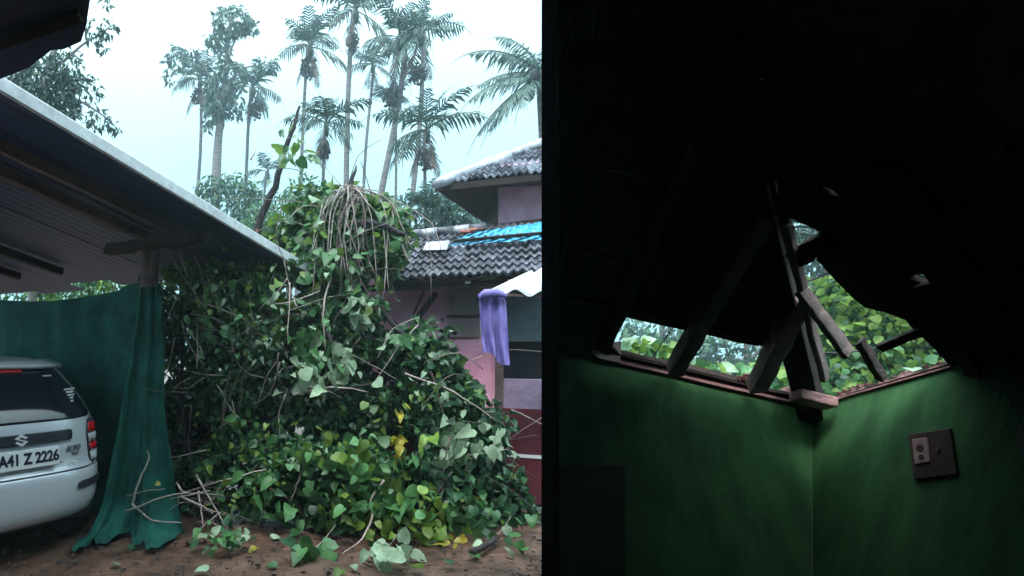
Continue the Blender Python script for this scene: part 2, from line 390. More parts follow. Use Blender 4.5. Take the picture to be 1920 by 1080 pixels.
# roof coverings with their holes
h1 = [on1([(1136, 640), (1160, 592), (1230, 608), (1300, 623), (1380, 639), (1442, 652), (1448, 640), (1468, 582), (1472, 583), (1458, 650), (1500, 660), (1513, 690), (1522, 748), (1450, 735), (1290, 696), (1165, 668)])]
h2 = [on2([(1478, 408), (1515, 424), (1551, 441), (1530, 486), (1570, 530), (1600, 560), (1622, 577), (1660, 586), (1697, 600), (1718, 622), (1748, 650), (1778, 683), (1700, 706), (1590, 738), (1534, 756), (1512, 690), (1497, 640), (1485, 540)]),
      on2([(1538, 345), (1560, 356), (1577, 370), (1556, 364)]),
      on2([(1450, 334), (1456, 340), (1461, 366), (1455, 356)]),
      on2([(1706, 523), (1716, 515), (1734, 514), (1752, 524), (1775, 538), (1788, 550), (1770, 546), (1740, 535)]),
      on2([(1786, 560), (1793, 553), (1808, 549), (1800, 558)]),
      on2([(1859, 597), (1866, 607), (1876, 613), (1868, 611)]),
      on2([(1885, 625), (1893, 632), (1890, 630)]),
      on2([(1684, 503), (1696, 502), (1716, 496), (1692, 506)])]
rc = thing('broken_roof', Cp, 'dark broken hip roof above the green walls, torn open at the corner', 'roof')
def basis(n):
    u = n.orthogonal().normalized(); return u, n.cross(u)
obj('roof_slope', pierced(r1, h1, *basis(nR1), Cp, -nR1 * .03), M['lining'], rc)
obj('roof_slope', pierced(r2, h2, *basis(nR2), Cp, -nR2 * .03), M['lining'], rc)

fl = lambda t, d: Cp + eL * t + (eR + eU * TA).normalized() * d - nR1 * .46
obj('light_flap', MB().prism([[fl(.34, .16), fl(1.33, .16), fl(1.33, 1.1), fl(.62, 1.1)]], -nR1 * .02), M['lining'], rc)  # flap added outside the gap to keep overhead light off the left wall
obj('light_flap_side', MB().prism([[fl(1.34, .0), fl(1.34, 1.1), fl(1.34, 1.1) + nR1 * .42, fl(1.34, .0) + nR1 * .42]], -eL * .02), M['lining'], rc)  # added side piece, stops light slipping under the flap from the left
f2 = lambda t, d: Cp + eR * t + (eL + eU * TA).normalized() * d - nR2 * .66
obj('light_flap', MB().prism([[f2(.50, .30), f2(1.5, .30), f2(1.5, .72), f2(.62, .66)]], -nR2 * .02), M['lining'], rc)  # second added flap, cuts sky light through the corner hole
def member(name, pa, pb, n, off, w, h, m, fn):               # a timber lying on the roof plane, inside it
    A = fn([pa], off)[0]; B = fn([pb], off)[0]
    return bevel(obj(name, MB().rough(A, B, w, h, n), m, rc), .004, 1)
hipd = (eL + eR + eU * TA).normalized()
nH = (nR1 + nR2).normalized()
HB = Cp + nH * .03
obj('hip_rafter', MB().bar(HB - hipd * .02, HB + hipd * 2.6, .11, .17, nH), M['darktimber'], rc)
member('rafter', (1262, 694), (1440, 390), nR1, .07, .075, .11, M['rafter'], on1)
member('rafter', (1420, 722), (1500, 560), nR1, .07, .075, .11, M['rafter'], on1)
member('rafter', (1130, 650), (1290, 290), nR1, .07, .07, .10, M['beam'], on1)
for x0, x1 in ((1050, 1130), (1200, 1330)): member('rafter', (x0, 560), (x1, 200), nR1, .07, .07, .1, M['darktimber'], on1)
for y0 in (560, 470, 390, 310): member('batten', (1060, y0), (1430, y0 + 82), nR1, .02, .05, .03, M['darktimber'], on1)
member('hip_board', (1546, 712), (1476, 424), nR2, .05, .03, .05, M['rafter'], on2)
member('rafter', (1592, 664), (1503, 545), nR2, .06, .03, .075, M['rafter'], on2)
member('rafter', (1652, 708), (1612, 640), nR2, .06, .032, .05, M['beam'], on2)
member('batten', (1492, 484), (1556, 450), nR2, .03, .09, .05, M['darktimber'], on2)
member('batten', (1655, 650), (1735, 618), nR2, .03, .04, .03, M['darktimber'], on2)
member('rafter', (1830, 700), (1800, 640), nR2, .05, .05, .07, M['beam'], on2)
member('rafter', (1880, 660), (1660, 330), nR2, .08, .08, .12, M['darktimber'], on2)
for y0 in (560, 440, 340): member('batten', (1660, y0), (1900, y0 - 60), nR2, .02, .05, .03, M['darktimber'], on2)
WALLLEAF = []
br = obj('loose_brick', MB().box(at(1525, 749, 3.42), eL * .10, eR * .05, eU * .032), M['brick'], gw); bevel(br, .012, 2)
br = obj('loose_brick', MB().box(at(1495, 738, 3.62), eL * .07, eR * .05, eU * .028), M['brick'], gw); bevel(br, .012, 2)
for (px, py, Y, sz, mt) in ((1482, 734, 3.66, .07, 'leaf_pale'), (1497, 741, 3.6, .06, 'leaf_light'), (1470, 728, 3.68, .05, 'leaf_mid'), (1560, 735, 3.5, .06, 'leaf_mid'), (1600, 715, 3.45, .08, 'leaf_mid'), (1710, 690, 3.2, .09, 'leaf_pale'), (1740, 680, 3.15, .07, 'leaf_mid'), (1575, 725, 3.5, .07, 'leaf_light')):
    WALLLEAF.append((px, py, Y, sz, mt))
deb = MB()
for i in range(60):
    c = at(rnd.gauss(1402, 16), rnd.gauss(716, 7), 3.68 + rnd.uniform(-.04, .04)); q = rv().to_track_quat('Z', 'Y').to_matrix()
    if i % 3 == 0: c = at(x_, 757 - (x_ - 1545) * .302 - 10, 3.5 - (x_ - 1545) * .0016) if (x_ := rnd.uniform(1550, 1760)) else c
    deb.box(c, q.col[0] * rnd.uniform(.006, .022), q.col[1] * rnd.uniform(.005, .016), q.col[2] * rnd.uniform(.004, .01))
setp(obj('debris', deb, M['rubble']), 'rust coloured tile crumbs heaped on the wall top under the second rafter', 'debris', kind='stuff')
def cable(pts, r, label, m='black'):
    o, rs = twig([at(*p) for p in pts], r, r, 6, 0, 6); return setp(obj('cable', MB().tube(o, rs, 6), M[m], None, True), label, 'cable')
cable([(1436, 640, 3.5), (1490, 655, 3.4), (1560, 662, 3.35), (1640, 653, 3.3), (1740, 628, 3.25)], .006, 'slack pale cable sagging across the large corner hole')
cable([(1492, 532, 3.2), (1530, 522, 3.15), (1556, 510, 3.1)], .005, 'thin dark wire crossing the upper part of the large hole')
cable([(1222, 676, 3.9), (1240, 645, 3.88), (1262, 614, 3.85)], .004, 'thin dark wire slanting over the leftmost gap')

swn = nW2
sb = thing('switchboard', w2pt(1745, 850), 'old wooden switchboard with one pale socket plate on the green wall', 'switchboard')
bd = [w2pt(1702, 814, .014), w2pt(1780, 803, .014), w2pt(1793, 889, .014), w2pt(1712, 899, .014)]
bevel(obj('board', MB().prism([bd], -swn * .014), M['switch'], sb), .003, 1)
pn = [w2pt(1709, 823, .02), w2pt(1738, 820, .02), w2pt(1743, 866, .02), w2pt(1714, 871, .02)]
bevel(obj('socket_plate', MB().prism([pn], -swn * .006), M['cream'], sb), .003, 1)
for (cx, cy, rr) in ((1724, 840, 7), (1727, 857, 5)):
    lp = [w2pt(cx + rr * math.cos(t), cy + rr * math.sin(t), .022) for t in np.linspace(0, 2 * math.pi, 12, endpoint=False)]
    obj('socket_hole', MB().prism([lp], -swn * .003), M['switch'], sb)
lp = [w2pt(1757 + 4 * math.cos(t), 842 + 4 * math.sin(t), .02) for t in np.linspace(0, 2 * math.pi, 10, endpoint=False)]
obj('switch_knob', MB().prism([lp], -swn * .008), M['badge'], sb)
wf = thing('wall_fitting', w2pt(1917, 825), 'grey rounded wall fitting cut off at the right picture edge', 'fitting')
lp = [w2pt(1925 + 17 * math.cos(t), 822 + 40 * math.sin(t), .05) for t in np.linspace(0, 2 * math.pi, 20, endpoint=False)]
bevel(obj('housing', MB().prism([lp], -swn * .05), M['badge'], wf), .01, 2)
dr = [w1pt(1000, 874, .02), w1pt(1172, 874, .02), w1pt(1172, 1180, .02), w1pt(1000, 1180, .02)]
dd = thing('dark_panel', w1pt(1090, 1080), 'dark flat panel low in the left of the green wall', 'door')
obj('flat_panel', MB().prism([clip(dr, [pl_floor, pl_part])], -nW1 * .018), M['darkpanel'], dd)  # darker flat panel set low on the wall

# ------------------------------------------------------------------ carport
aD = Vector((-.82, .57, 0)).normalized(); bD = Vector((.57, .82, 0)).normalized()
PP = Vector((-1.1, 5.3, 0))                                   # the post
rn = Vector((.2 * bD.x, .2 * bD.y, 1)).normalized(); rp = Vector((-1.1, 5.3, 2.60))
bS = (bD - Vector((0, 0, .2))).normalized()
def roofpt(px, py, off=0): return onplane(px, py, rp + rn * off, rn)
cp = thing('carport', (PP.x, PP.y, 0), 'open carport with sloping metal sheet roof on a timber post', 'carport')
tip = roofpt(580, 510); up = tip - bS * 6.2
SW = .86                                                      # sheet width
farend = [0, -.28, -.12, -.34, -.06, -.2, .05, -.1]
for i in range(6):
    base = tip + aD * (SW * i); e = farend[i]
    P = []
    for v in np.linspace(0, 1, 2):
        row = []
        for q in range(0, 33):
            u = q / 32 * (SW + .06)
            row.append(base + aD * u + bS * (e - 6.2 * (1 - v)) + rn * (.005 * math.cos(u / SW * 2 * math.pi * 8) + .004 * (i % 2)))
        P.append(row)
    m = MB().grid(P); o = obj('roof_sheet', m, M['sheet'], cp, True)
    s_ = o.modifiers.new('thick', 'SOLIDIFY'); s_.thickness = .004
bevel(obj('verge_strip', MB().bar(tip + rn * .012 - aD * .012 + bS * .01, up + rn * .012 - aD * .012, .03, .085, rn), M['edge'], cp), .006, 1)
def bargrp(name, A, B, w, h, m): bevel(obj(name, MB().rough(A, B, w, h, rn), M[m], cp), .006, 1)
for (x0, y0, x1, y1, w) in ((-260, 208, 292, 452, .085), (-60, 246, 345, 440, .06), (330, 462, 392, 491, .07)):
    bargrp('rafter', roofpt(x0, y0, -.06), roofpt(x1, y1, -.06), w, .08, 'beam')
for k in (1.9, 2.7, 3.5):
    q = rp + aD * k; bargrp('rafter', q - bS * 4.2 - rn * .07, q + bS * .45 - rn * .07, .08, .08, 'darktimber')
for v in (-.05,):
    q = rp + bS * v - rn * .13; bargrp('purlin', q - aD * .75, q + aD * .5, .09, .09, 'darktimber')
pb = MB(); L_, rs_ = twig([(PP.x, PP.y, -.05), (PP.x + .01, PP.y, .9), (PP.x - .01, PP.y, 1.7), (PP.x, PP.y, 2.2)], .085, .08, 10, .004)
obj('post', pb.tube(L_, rs_, 12), M['beam'], cp, True)
obj('post_fork', MB().tube([(PP.x, PP.y, 2.1), (PP.x - .03, PP.y, 2.35), (PP.x - .07, PP.y, 2.56)], [.07, .06, .045], 8), M['beam'], cp, True)
obj('post_fork', MB().tube([(PP.x, PP.y, 2.1), (PP.x + .04, PP.y, 2.35), (PP.x + .06, PP.y, 2.56)], [.07, .055, .05], 8), M['beam'], cp, True)
for t in ((-3.9, 7.3),):
    obj('post', MB().tube([(t[0], t[1], -.05), (t[0], t[1], 2.4)], [.08, .07], 10), M['beam'], cp, True)

# green shade cloth
gt = thing('shade_cloth', (PP.x - 1, PP.y + .7, 0), 'dark green shade cloth hung as a curtain from the carport post', 'curtain')
P = []
A0 = Vector((-1.16, 5.36, 0)); 
for j in range(41):
    v = j / 40; row = []
    for i in range(121):
        u = i / 120 * 3.6
        top = 2.13 - .08 * math.sin(min(1, u / 2.6) * math.pi) ** 1 + (.0 if u > .3 else .03)
        z = top * (1 - v) + .01
        amp = .012 + .05 * v
        fold = math.sin(u * 7 + 1.1 * math.sin(u * 2.3 + v * 1.4)) * amp + math.sin(u * 17 + 3 * v) * .008 + .10 * v * math.exp(-u * 1.2)
        row.append(A0 + aD * u - bD * fold + Vector((0, 0, z - .04 * v)))
    P.append(row)
obj('sheet', MB().grid(P), M['tarp'], gt, True)
P = []
for j in range(51):
    v = j / 50; row = []
    l0, r0 = at(262, 540, 5.16), at(303, 538, 5.16); l1, r1_ = at(184, 994, 4.97), at(336, 990, 5.0)
    f_ = v ** 1.25
    l, r = l0.lerp(l1, v), r0.lerp(r1_, v)
    l.x = l0.x + (l1.x - l0.x) * f_; r.x = r0.x + (r1_.x - r0.x) * v ** 1.1 + .02 * math.sin(v * 9)
    for i in range(91):
        u = i / 90
        q = l.lerp(r, u)
        fold = math.sin(u * 15 + 1.5 * math.sin(v * 2 + u * 3)) * (.02 + .035 * v) + math.sin(u * 33 + v * 4) * .008
        q = q + Vector((.02 * math.sin(u * 15 + 1), -fold - .05, 0))
        q = q + Vector((0, -.012 * math.sin(u * 61 + 9 * v) * math.sin(v * 23 + 5 * u) - .02 * math.sin(v * 11 + u * 7) * v, 0))
        if v > .88:
            k = (v - .88) / .12; q.y -= k * .30 * (1 + .5 * math.sin(u * 11) + .3 * math.sin(u * 27)); q.x += (u - .45) * k * .22
            q.z = max(.02 + .05 * (1 - k) + .028 * (math.sin(u * 23 + k * 6) * math.sin(k * 9 + u * 12)) ** 2 + .02 * math.sin(u * 41) ** 2, q.z * (1 - k))
        row.append(q)
    P.append(row)
o = obj('gathered_fold', MB().grid(P), M['tarp'], gt, True)
o['label'] = 'bunched teal fold hanging in front of the post'

# ------------------------------------------------------------------ car
TH = R(48); cr_ = Vector((math.cos(TH), math.sin(TH), 0)); ca = Vector((-math.sin(TH), math.cos(TH), 0))
CO = at(45, 655, 4.2); CO.z = 0
def CL(u, v, w): return CO + cr_ * u + ca * v + Vector((0, 0, w))
car = thing('parked_car', CO, 'silver hatchback parked under the carport seen from behind', 'car')
prof = [(.24, .10, .66), (.28, .03, .70), (.36, .0, .725), (.50, -.01, .74), (.60, .0, .745), (.66, .05, .745), (.80, .06, .745), (.93, .075, .74), (1.0, .10, .735), (1.05, .125, .725), (1.16, .20, .69), (1.28, .285, .635), (1.38, .36, .575), (1.42, .40, .54), (1.455, .46, .49), (1.48, .62, .44)]
def pr(w):
    for i in range(len(prof) - 1):
        a, b = prof[i], prof[i + 1]
        if w <= b[0]: t = max(0, (w - a[0]) / (b[0] - a[0])); return a[1] + (b[1] - a[1]) * t, a[2] + (b[2] - a[2]) * t
    return prof[-1][1:]
def skin(u, w, off=0):                                       # u in -1..1 across the rear
    v, hw = pr(w)
    rnd_ = .20 * abs(u) ** 5 + .05 * u * u
    return CL(u * hw + (off if u > .9 else 0), v + rnd_ - off, w)
us = [-1, -.97, -.93, -.88, -.8, -.7, -.55, -.4, -.2, 0, .2, .4, .55, .7, .8, .88, .93, .97, 1]
wsl = [.24, .26, .28, .32, .36, .42, .5, .56, .60, .62, .64, .66, .72, .80, .88, .93, .97, 1.0, 1.05, 1.1, 1.16, 1.22, 1.28, 1.33, 1.38, 1.42, 1.455, 1.48]
P = []
for w in wsl:
    v, hw = pr(w); row = [CL(-hw, 3.3, w), CL(-hw, 1.6, w)] + [skin(u, w) for u in us] + [CL(hw, 1.6, w), CL(hw, 3.3, w)]
    P.append(row)
P.append([CL(-.44, 3.0, 1.49)] * 2 + [CL(u * .44, 1.6, 1.50) for u in us] + [CL(.44, 3.0, 1.49)] * 2)
P.append([CL(-.4, 3.3, 1.45)] * 2 + [CL(u * .4, 3.3, 1.45) for u in us] + [CL(.4, 3.3, 1.45)] * 2)
body = obj('body', MB().grid(P), M['car'], car, True)
obj('underbody', MB().box(CL(0, 1.7, .25), cr_ * .6, ca * 1.5, (0, 0, .05)), M['black'], car)
def patch(name, upts, m, off, th=.01, sm=True, rows=6):       # closed outline in (u, w) lying proud of the rear skin: list of (w, uL, uR)
    P = []
    for w, a, b in upts: P.append([skin(a + (b - a) * i / 14, w, off) for i in range(15)])
    o = obj(name, MB().grid(P), m, car, sm); s = o.modifiers.new('thick', 'SOLIDIFY'); s.thickness = th; s.offset = 0; return o
def uat(w, x): return x / pr(w)[1]
rw = [(1.005, -.86, .86), (1.02, -.915, .915), (1.06, -.93, .93), (1.12, -.92, .92), (1.2, -.905, .905), (1.28, -.885, .885), (1.34, -.87, .87), (1.375, -.84, .84), (1.39, -.78, .78)]
patch('rear_window', rw, M['glass'], .004, .006)
patch('spoiler', [(1.405, -.93, .93), (1.42, -.97, .97), (1.44, -.97, .97), (1.46, -.94, .94)], M['car'], .05, .03)
for k in range(5): patch('window_sticker', [(1.13 + k * .022, .70 + .02 * (k % 2), .70 + .05 * (k + 1) - .04 * (k % 2)), (1.142 + k * .022, .72, .70 + .05 * (k + 1))], M['white'], .009, .003)
patch('window_sticker', [(1.335, .52, .66), (1.343, .52, .66)], M['white'], .009, .003)
for s_ in (1, -1):
    pts = [skin(s_ * u, w, .004) for w, u in ((.627, .87), (.66, .84), (.70, .80))]
    obj('shut_line', MB().tube(pts, .004, 5), M['black'], car)
    obj('shut_line', MB().tube([skin(s_ * u, w, .003) for w, u in ((.985, .90), (1.05, .965), (1.16, .955), (1.28, .945), (1.38, .93))], .004, 5), M['black'], car)
lamp = patch('brake_light', [(1.372, -.25, .25), (1.388, -.25, .25)], M['red_lens'], .02, .01)
patch('garnish_bar', [(.852, -.53, .53), (.86, -.56, .56), (.90, -.57, .57), (.925, -.565, .565), (.932, -.54, .54)], M['black'], .012, .012)
patch('bumper_strip', [(.475, .62, .985), (.485, .58, 1), (.52, .60, 1), (.53, .66, .99)], M['black'], .008, .01)
patch('bumper_strip', [(.475, -.985, -.62), (.485, -1, -.58), (.52, -1, -.60), (.53, -.99, -.66)], M['black'], .008, .01)
patch('tailgate_seam', [(.618, -.88, .88), (.627, -.88, .88)], M['black'], .003, .004)
for s_ in (1, -1):
    def q(l): return [(w, min(s_ * a, s_ * b), max(s_ * a, s_ * b)) for w, a, b in l]
    tl = patch('tail_light', q([(.64, .85, .995), (.66, .83, 1), (.75, .80, 1), (.86, .79, 1), (.93, .80, 1), (.975, .84, .998), (.985, .89, .99)]), M['black'], .006, .012)
    for nm, rows_, mm in (('red_lens', [(.88, .825, .998), (.905, .82, 1), (.94, .825, 1), (.955, .85, .99)], 'red_lens'), ('clear_lens', [(.80, .815, .995), (.87, .82, .995)], 'clear_lens'),
                          ('red_lens', [(.735, .83, .995), (.79, .82, .995)], 'red_lens'), ('clear_lens', [(.655, .85, .99), (.665, .84, .995), (.725, .83, .995)], 'clear_lens')):
        o = patch(nm, q(rows_), M[mm], .016, .008); o.parent = tl; o.location = WL[o] - WL[tl]
for v in (.55, 2.75):
    for s_ in (1, -1):
        wc = CL(s_ * .64, v, .28)
        ty = MB().tube([wc - cr_ * .08, wc - cr_ * .07, wc + cr_ * .07, wc + cr_ * .08], [.25, .28, .28, .25], 24); wo = obj('wheel', ty, M['rubber'], car, False)
        obj('rim', MB().tube([wc + cr_ * s_ * .075, wc + cr_ * s_ * .085], [.18, .16], 16), M['chrome'], wo)
# number plate and lettering
def rearframe(u_m, w, off):                                  # tangent frame on the rear skin
    v, hw = pr(w); u = u_m / hw; p = skin(u, w, off); tx = (skin(u + .02, w, off) - skin(u - .02, w, off)).normalized()
    tz = (skin(u, w + .01, off) - skin(u, w - .01, off)).normalized(); n = tx.cross(tz).normalized(); tz = n.cross(tx)
    return p, tx, tz, -n if n.dot(ca) > 0 else n
p, tx, tz, n_ = rearframe(.02, .755, .035)
plate = bevel(obj('number_plate', MB().box(p, tx * .262, tz * .068, n_ * .008), M['plate'], car), .004, 1)
def text(s, p, tx, tz, n, h, m, parent, name='lettering', ext=.002, width=None, shear=0):
    cu = bpy.data.curves.new('t', 'FONT'); cu.body = s; cu.size = h / .72; cu.extrude = ext; cu.align_x = 'CENTER'; cu.align_y = 'CENTER'; cu.shear = shear; cu.offset = .0035 * h / .07
    o = bpy.data.objects.new('t', cu); C.objects.link(o); bpy.context.view_layer.update()
    me = bpy.data.meshes.new_from_object(o.evaluated_get(bpy.context.evaluated_depsgraph_get())); bpy.data.objects.remove(o)
    xs_ = [v.co.x for v in me.vertices]; sx = width / (max(xs_) - min(xs_)) if width else 1; cx_ = (max(xs_) + min(xs_)) / 2
    for v in me.vertices: v.co.x = (v.co.x - cx_) * sx
    me.name = name; me.materials.clear(); me.materials.append(m)
    rot = Matrix((tx, tz, n)).transposed().to_4x4()
    return inst(name, me, Matrix.Translation(p) @ rot, parent)
text('A41 Z 2226', p + n_ * .010 + tx * .028, tx, tz, n_, .078, M['ink'], plate, width=.455)
p, tx, tz, n_ = rearframe(.43, .78, .006); text('ALTO', p, tx, tz, n_, .042, M['badge'], car, 'model_lettering', .003, .15, .2)
text('800', p - tz * .036 + tx * .015, tx, tz, n_, .018, M['badge'], car, 'model_lettering', .002, .06, .2) if False else obj('badge_bar', MB().box(p - tz * .037 + tx * .018, tx * .032, tz * .007, n_ * .004), M['badge'], car)
p, tx, tz, n_ = rearframe(.42, .665, .006); text('LXi', p, tx, tz, n_, .03, M['chrome'], car, 'model_lettering', .003, .075)
p, tx, tz, n_ = rearframe(.325, .70, .006); obj('lock', MB().tube([p, p + n_ * .006], [.014, .012], 12), M['chrome'], car)
p, tx, tz, n_ = rearframe(.0, .893, .03)
sp = [(-1, .35), (-.15, 1), (.12, .78), (-.38, .42), (-.12, .2), (.62, .58), (1, .32), (.98, -.02), (1, -.35), (.15, -1), (-.12, -.78), (.38, -.42), (.12, -.2), (-.62, -.58), (-1, -.32)]
sp = [(-1, .28), (0, 1), (.95, .34), (.62, .12), (0, .52), (-.4, .26), (1, -.28), (0, -1), (-.95, -.34), (-.62, -.12), (0, -.52), (.4, -.26)]
obj('emblem', MB().prism([[p + tx * (x * .05) + tz * (y * .045) for x, y in sp]], n_ * .006), M['chrome'], car)

# ------------------------------------------------------------------ pink house
HO = Vector((2.72, 5.9, 0)); hs = Vector((-1, .42, 0)).normalized(); hd = Vector((.42, 1, 0)).normalized()   # along the wall to the left, and inward
def HP(s, d, z): return HO + hs * s + hd * d + Vector((0, 0, z))
def hpx(px, py, d=0): return onplane(px, py, HP(0, d, 0), hd)
def hsz(px, py, d=0): v = hpx(px, py, d) - HP(0, d, 0); return v.dot(hs), v.z
house = thing('pink_house', HP(1, 0, 0), 'pink tiled house with maroon base half buried by the vines', 'house')
SR = -.22
def wallbox(name, s0, s1, d0, d1, z0, z1, m, parent=house): return obj(name, MB().box(HP((s0 + s1) / 2, (d0 + d1) / 2, (z0 + z1) / 2), hs * (s1 - s0) / 2, hd * (d1 - d0) / 2, (0, 0, (z1 - z0) / 2)), M[m], parent)
EZ = hsz(880, 520, -.45)[1]                                   # eave height
SL = 2.35
sw0 = hsz(938, 600)[0]                                        # window opening's left edge
zs1 = hsz(980, 712)[1]; zt1 = hsz(960, 540)[1]
wallbox('wall', sw0, SL, 0, .2, 0, EZ + .25, 'pink')
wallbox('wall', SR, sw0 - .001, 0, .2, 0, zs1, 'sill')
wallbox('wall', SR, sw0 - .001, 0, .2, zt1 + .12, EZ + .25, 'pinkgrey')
wallbox('plinth', SR, SL + .02, -.04, -.002, 0, hsz(975, 766)[1], 'maroon')
wallbox('plinth_stripe', SR, .62, -.05, -.041, hsz(1000, 858)[1], hsz(1000, 852)[1], 'white')
wallbox('painted_dark_backing', SR, sw0 + .02, .25, .3, zs1 - .05, zt1 + .2, 'darkback')  # near-black backing colour stands in for the unlit interior
wallbox('window_sheet', SR, sw0 - .02, .06, .07, hsz(980, 640)[1], zt1 + .12, 'netgrey')
wallbox('door_post', sw0 - .03, sw0 + .05, -.03, .02, hsz(940, 700)[1] - .35, zt1 + .1, 'beam')
s0, z0 = hsz(842, 528); s1, z1 = hsz(905, 590)
wallbox('board_panel', s1, s0, -.025, -.004, z1, EZ + .02, 'card')
s0, z0 = hsz(845, 597); s1, z1 = hsz(912, 632)
wallbox('board_panel', s1, s0 + .03, -.03, -.004, z1, z0 - .01, 'card')
s1, z1 = hsz(905, 592, -.05)
obj('shelf_batten', MB().bar(HP(s1, -.04, z1), HP(hsz(838, 596)[0], -.04, z1 + .005), .02, .022), M['darktimber'], house)
obj('eave_brace', MB().bar(hpx(778, 604, -.06), hpx(817, 550, -.3), .045, .045), M['darktimber'], house)
obj('eave_brace', MB().bar(hpx(775, 590, -.06), hpx(797, 540, -.25), .012, .012), M['darktimber'], house)
for cx in (795, 877, 957):
    obj('rafter_end', MB().bar(hpx(cx, 530, -.40) , hpx(cx, 530, -.40) + hd * .9 + Vector((0, 0, .44)), .05, .06), M['white' if cx > 820 else 'darktimber'], house)
obj('eave_board', MB().bar(HP(SR, -.38, EZ - .06), HP(SL, -.38, EZ - .06), .03, .07), M['darktimber'], house)

# tiles: one shared wavy mesh, each tile its own piece
def tilemesh(name, m, w=.165, l=.28):
    nx = 11; T = MB(); top = []; bot = []
    for yy, lift in ((0, .03), (l * .5, .006), (l, -.006)):
        top.append([Vector((w * (i / (nx - 1) - .5), yy, lift + .017 * math.cos(i / (nx - 1) * 4 * math.pi))) for i in range(nx)])
    T.grid(top); T.grid([[p - Vector((0, 0, .03)) for p in top[0]], top[0]])
    me = bpy.data.meshes.new(name); me.from_pydata(T.v, [], T.f); me.materials.append(m)
    bm = bmesh.new(); bm.from_mesh(me); bmesh.ops.recalc_face_normals(bm, faces=bm.faces); bm.to_mesh(me); bm.free()
    return me
TM, TMP = tilemesh('tile', M['tile']), tilemesh('tile', M['tilepale'])
def tiled(roof, s0, s1, d0, z0, pitch, ncourse, keep, pale=.3, mw=.16, expo=.205):
    sl = (hd * math.cos(pitch) + Vector((0, 0, math.sin(pitch)))).normalized(); nn = hs.cross(sl).normalized(); nn = nn if nn.z > 0 else -nn
    k = 0
    for j in range(ncourse):
        for i in range(int((s1 - s0) / mw) + 1):
            s = s0 + (i + .5) * mw; p = HP(s, d0, z0) + sl * (j * expo) + nn * .015
            if not keep(p + sl * .15, j): continue
            x = -hs; Mx = Matrix(((x.x, sl.x, nn.x, p.x), (x.y, sl.y, nn.y, p.y), (x.z, sl.z, nn.z, p.z), (0, 0, 0, 1)))
            jr = Matrix.Rotation(rnd.gauss(0, .025), 4, 'Z') @ Matrix.Rotation(rnd.gauss(0, .02), 4, 'X')
            Mx = Mx @ Matrix.Translation((rnd.gauss(0, .004), rnd.gauss(0, .008), abs(rnd.gauss(0, .004)))) @ jr
            inst('tile', TMP if rnd.random() < pale else TM, Mx, roof); k += 1
    return sl, nn
PITCH = R(27)
sl = (hd * math.cos(PITCH) + Vector((0, 0, math.sin(PITCH)))).normalized(); nn = hs.cross(sl).normalized(); nn = nn if nn.z > 0 else -nn
DT = 1.75
se0 = hsz(735, 525, -.45)[0]
def lroof(px, py, off=0): return onplane(px, py, HP(0, -.45, EZ) + nn * off, nn)
lo = [HP(SR, -.45, EZ), HP(se0 + .1, -.45, EZ), lroof(752, 441), lroof(1030, 408)]
lower = obj('lower_roof', MB().prism([lo], -nn * .04), M['darktimber'], house)
tw = [lroof(760, 441), lroof(1030, 411)]
def keep_low(p, j):
    x, y = pix(p); return 722 + max(0, (525 - y)) * .32 < x < 1060 and y > 436 - (x - 765) * .095 + 6
tiled(lower, SR, 2.2, -.45, EZ, PITCH, 12, keep_low, .03)
nr = 5
for i in range(nr):
    a = lroof(757 + i * 30, 443 - i * 3.0, .03); b = lroof(757 + i * 30 + 33, 443 - i * 3.0 - 3.6, .04)
    o = obj('ridge_tile', MB().tube([a, b], [.06, .07], 10), M['tilepale' if i % 2 else 'tile'], house, True)
for i in range(7):
    a = lroof(rnd.uniform(850, 900), rnd.uniform(424, 434), .05); q = rv().to_track_quat('Z', 'Y').to_matrix()
    obj('broken_tile', MB().box(a, hs * rnd.uniform(.05, .1) + rv() * .01, sl * rnd.uniform(.02, .05), nn * .012), M['redtile'], house)
obj('loose_flat_sheet', MB().prism([[lroof(793, 470, .07), lroof(800, 455, .07), lroof(843, 452, .07), lroof(838, 469, .08)]], nn * .008), M['tilepale'], house)
# blue tarp strips
tp = thing('blue_tarp', lroof(930, 440), 'bright blue plastic tarp strips patching the lower tiled roof', 'tarp')
def strip(x0, x1, top, bot, lift):
    P = []
    for j in range(9):
        v = j / 8; row = []
        for i in range(41):
            u = i / 40; x = x0 + (x1 - x0) * u
            xt = x + (1 - v) * 26 * (1 - u)
            y = top(x) * (1 - v) + bot(x) * v + .8 * math.sin(u * 50 + v * 2) * (v == 1 or v == 0)
            row.append(lroof(xt, y, lift + .012 * math.sin(u * 37 + v * 5) + .01 * math.sin(u * 90 - 4 * v)))
        P.append(row)
    o = obj('tarp_strip', MB().grid(P), M['bluetarp'], tp, True)
strip(856, 1032, lambda x: 437 - (x - 856) * .135, lambda x: 448 - (x - 856) * .085, .075)
strip(830, 1032, lambda x: 455 - (x - 830) * .075, lambda x: 461 - (x - 830) * .065, .075)
setp(obj('roof_batten', MB().bar(lroof(850, 452, .10), lroof(1030, 436, .10), .03, .03, nn), M['darktimber']), 'dark batten weighing down the blue tarp between its strips', 'batten')
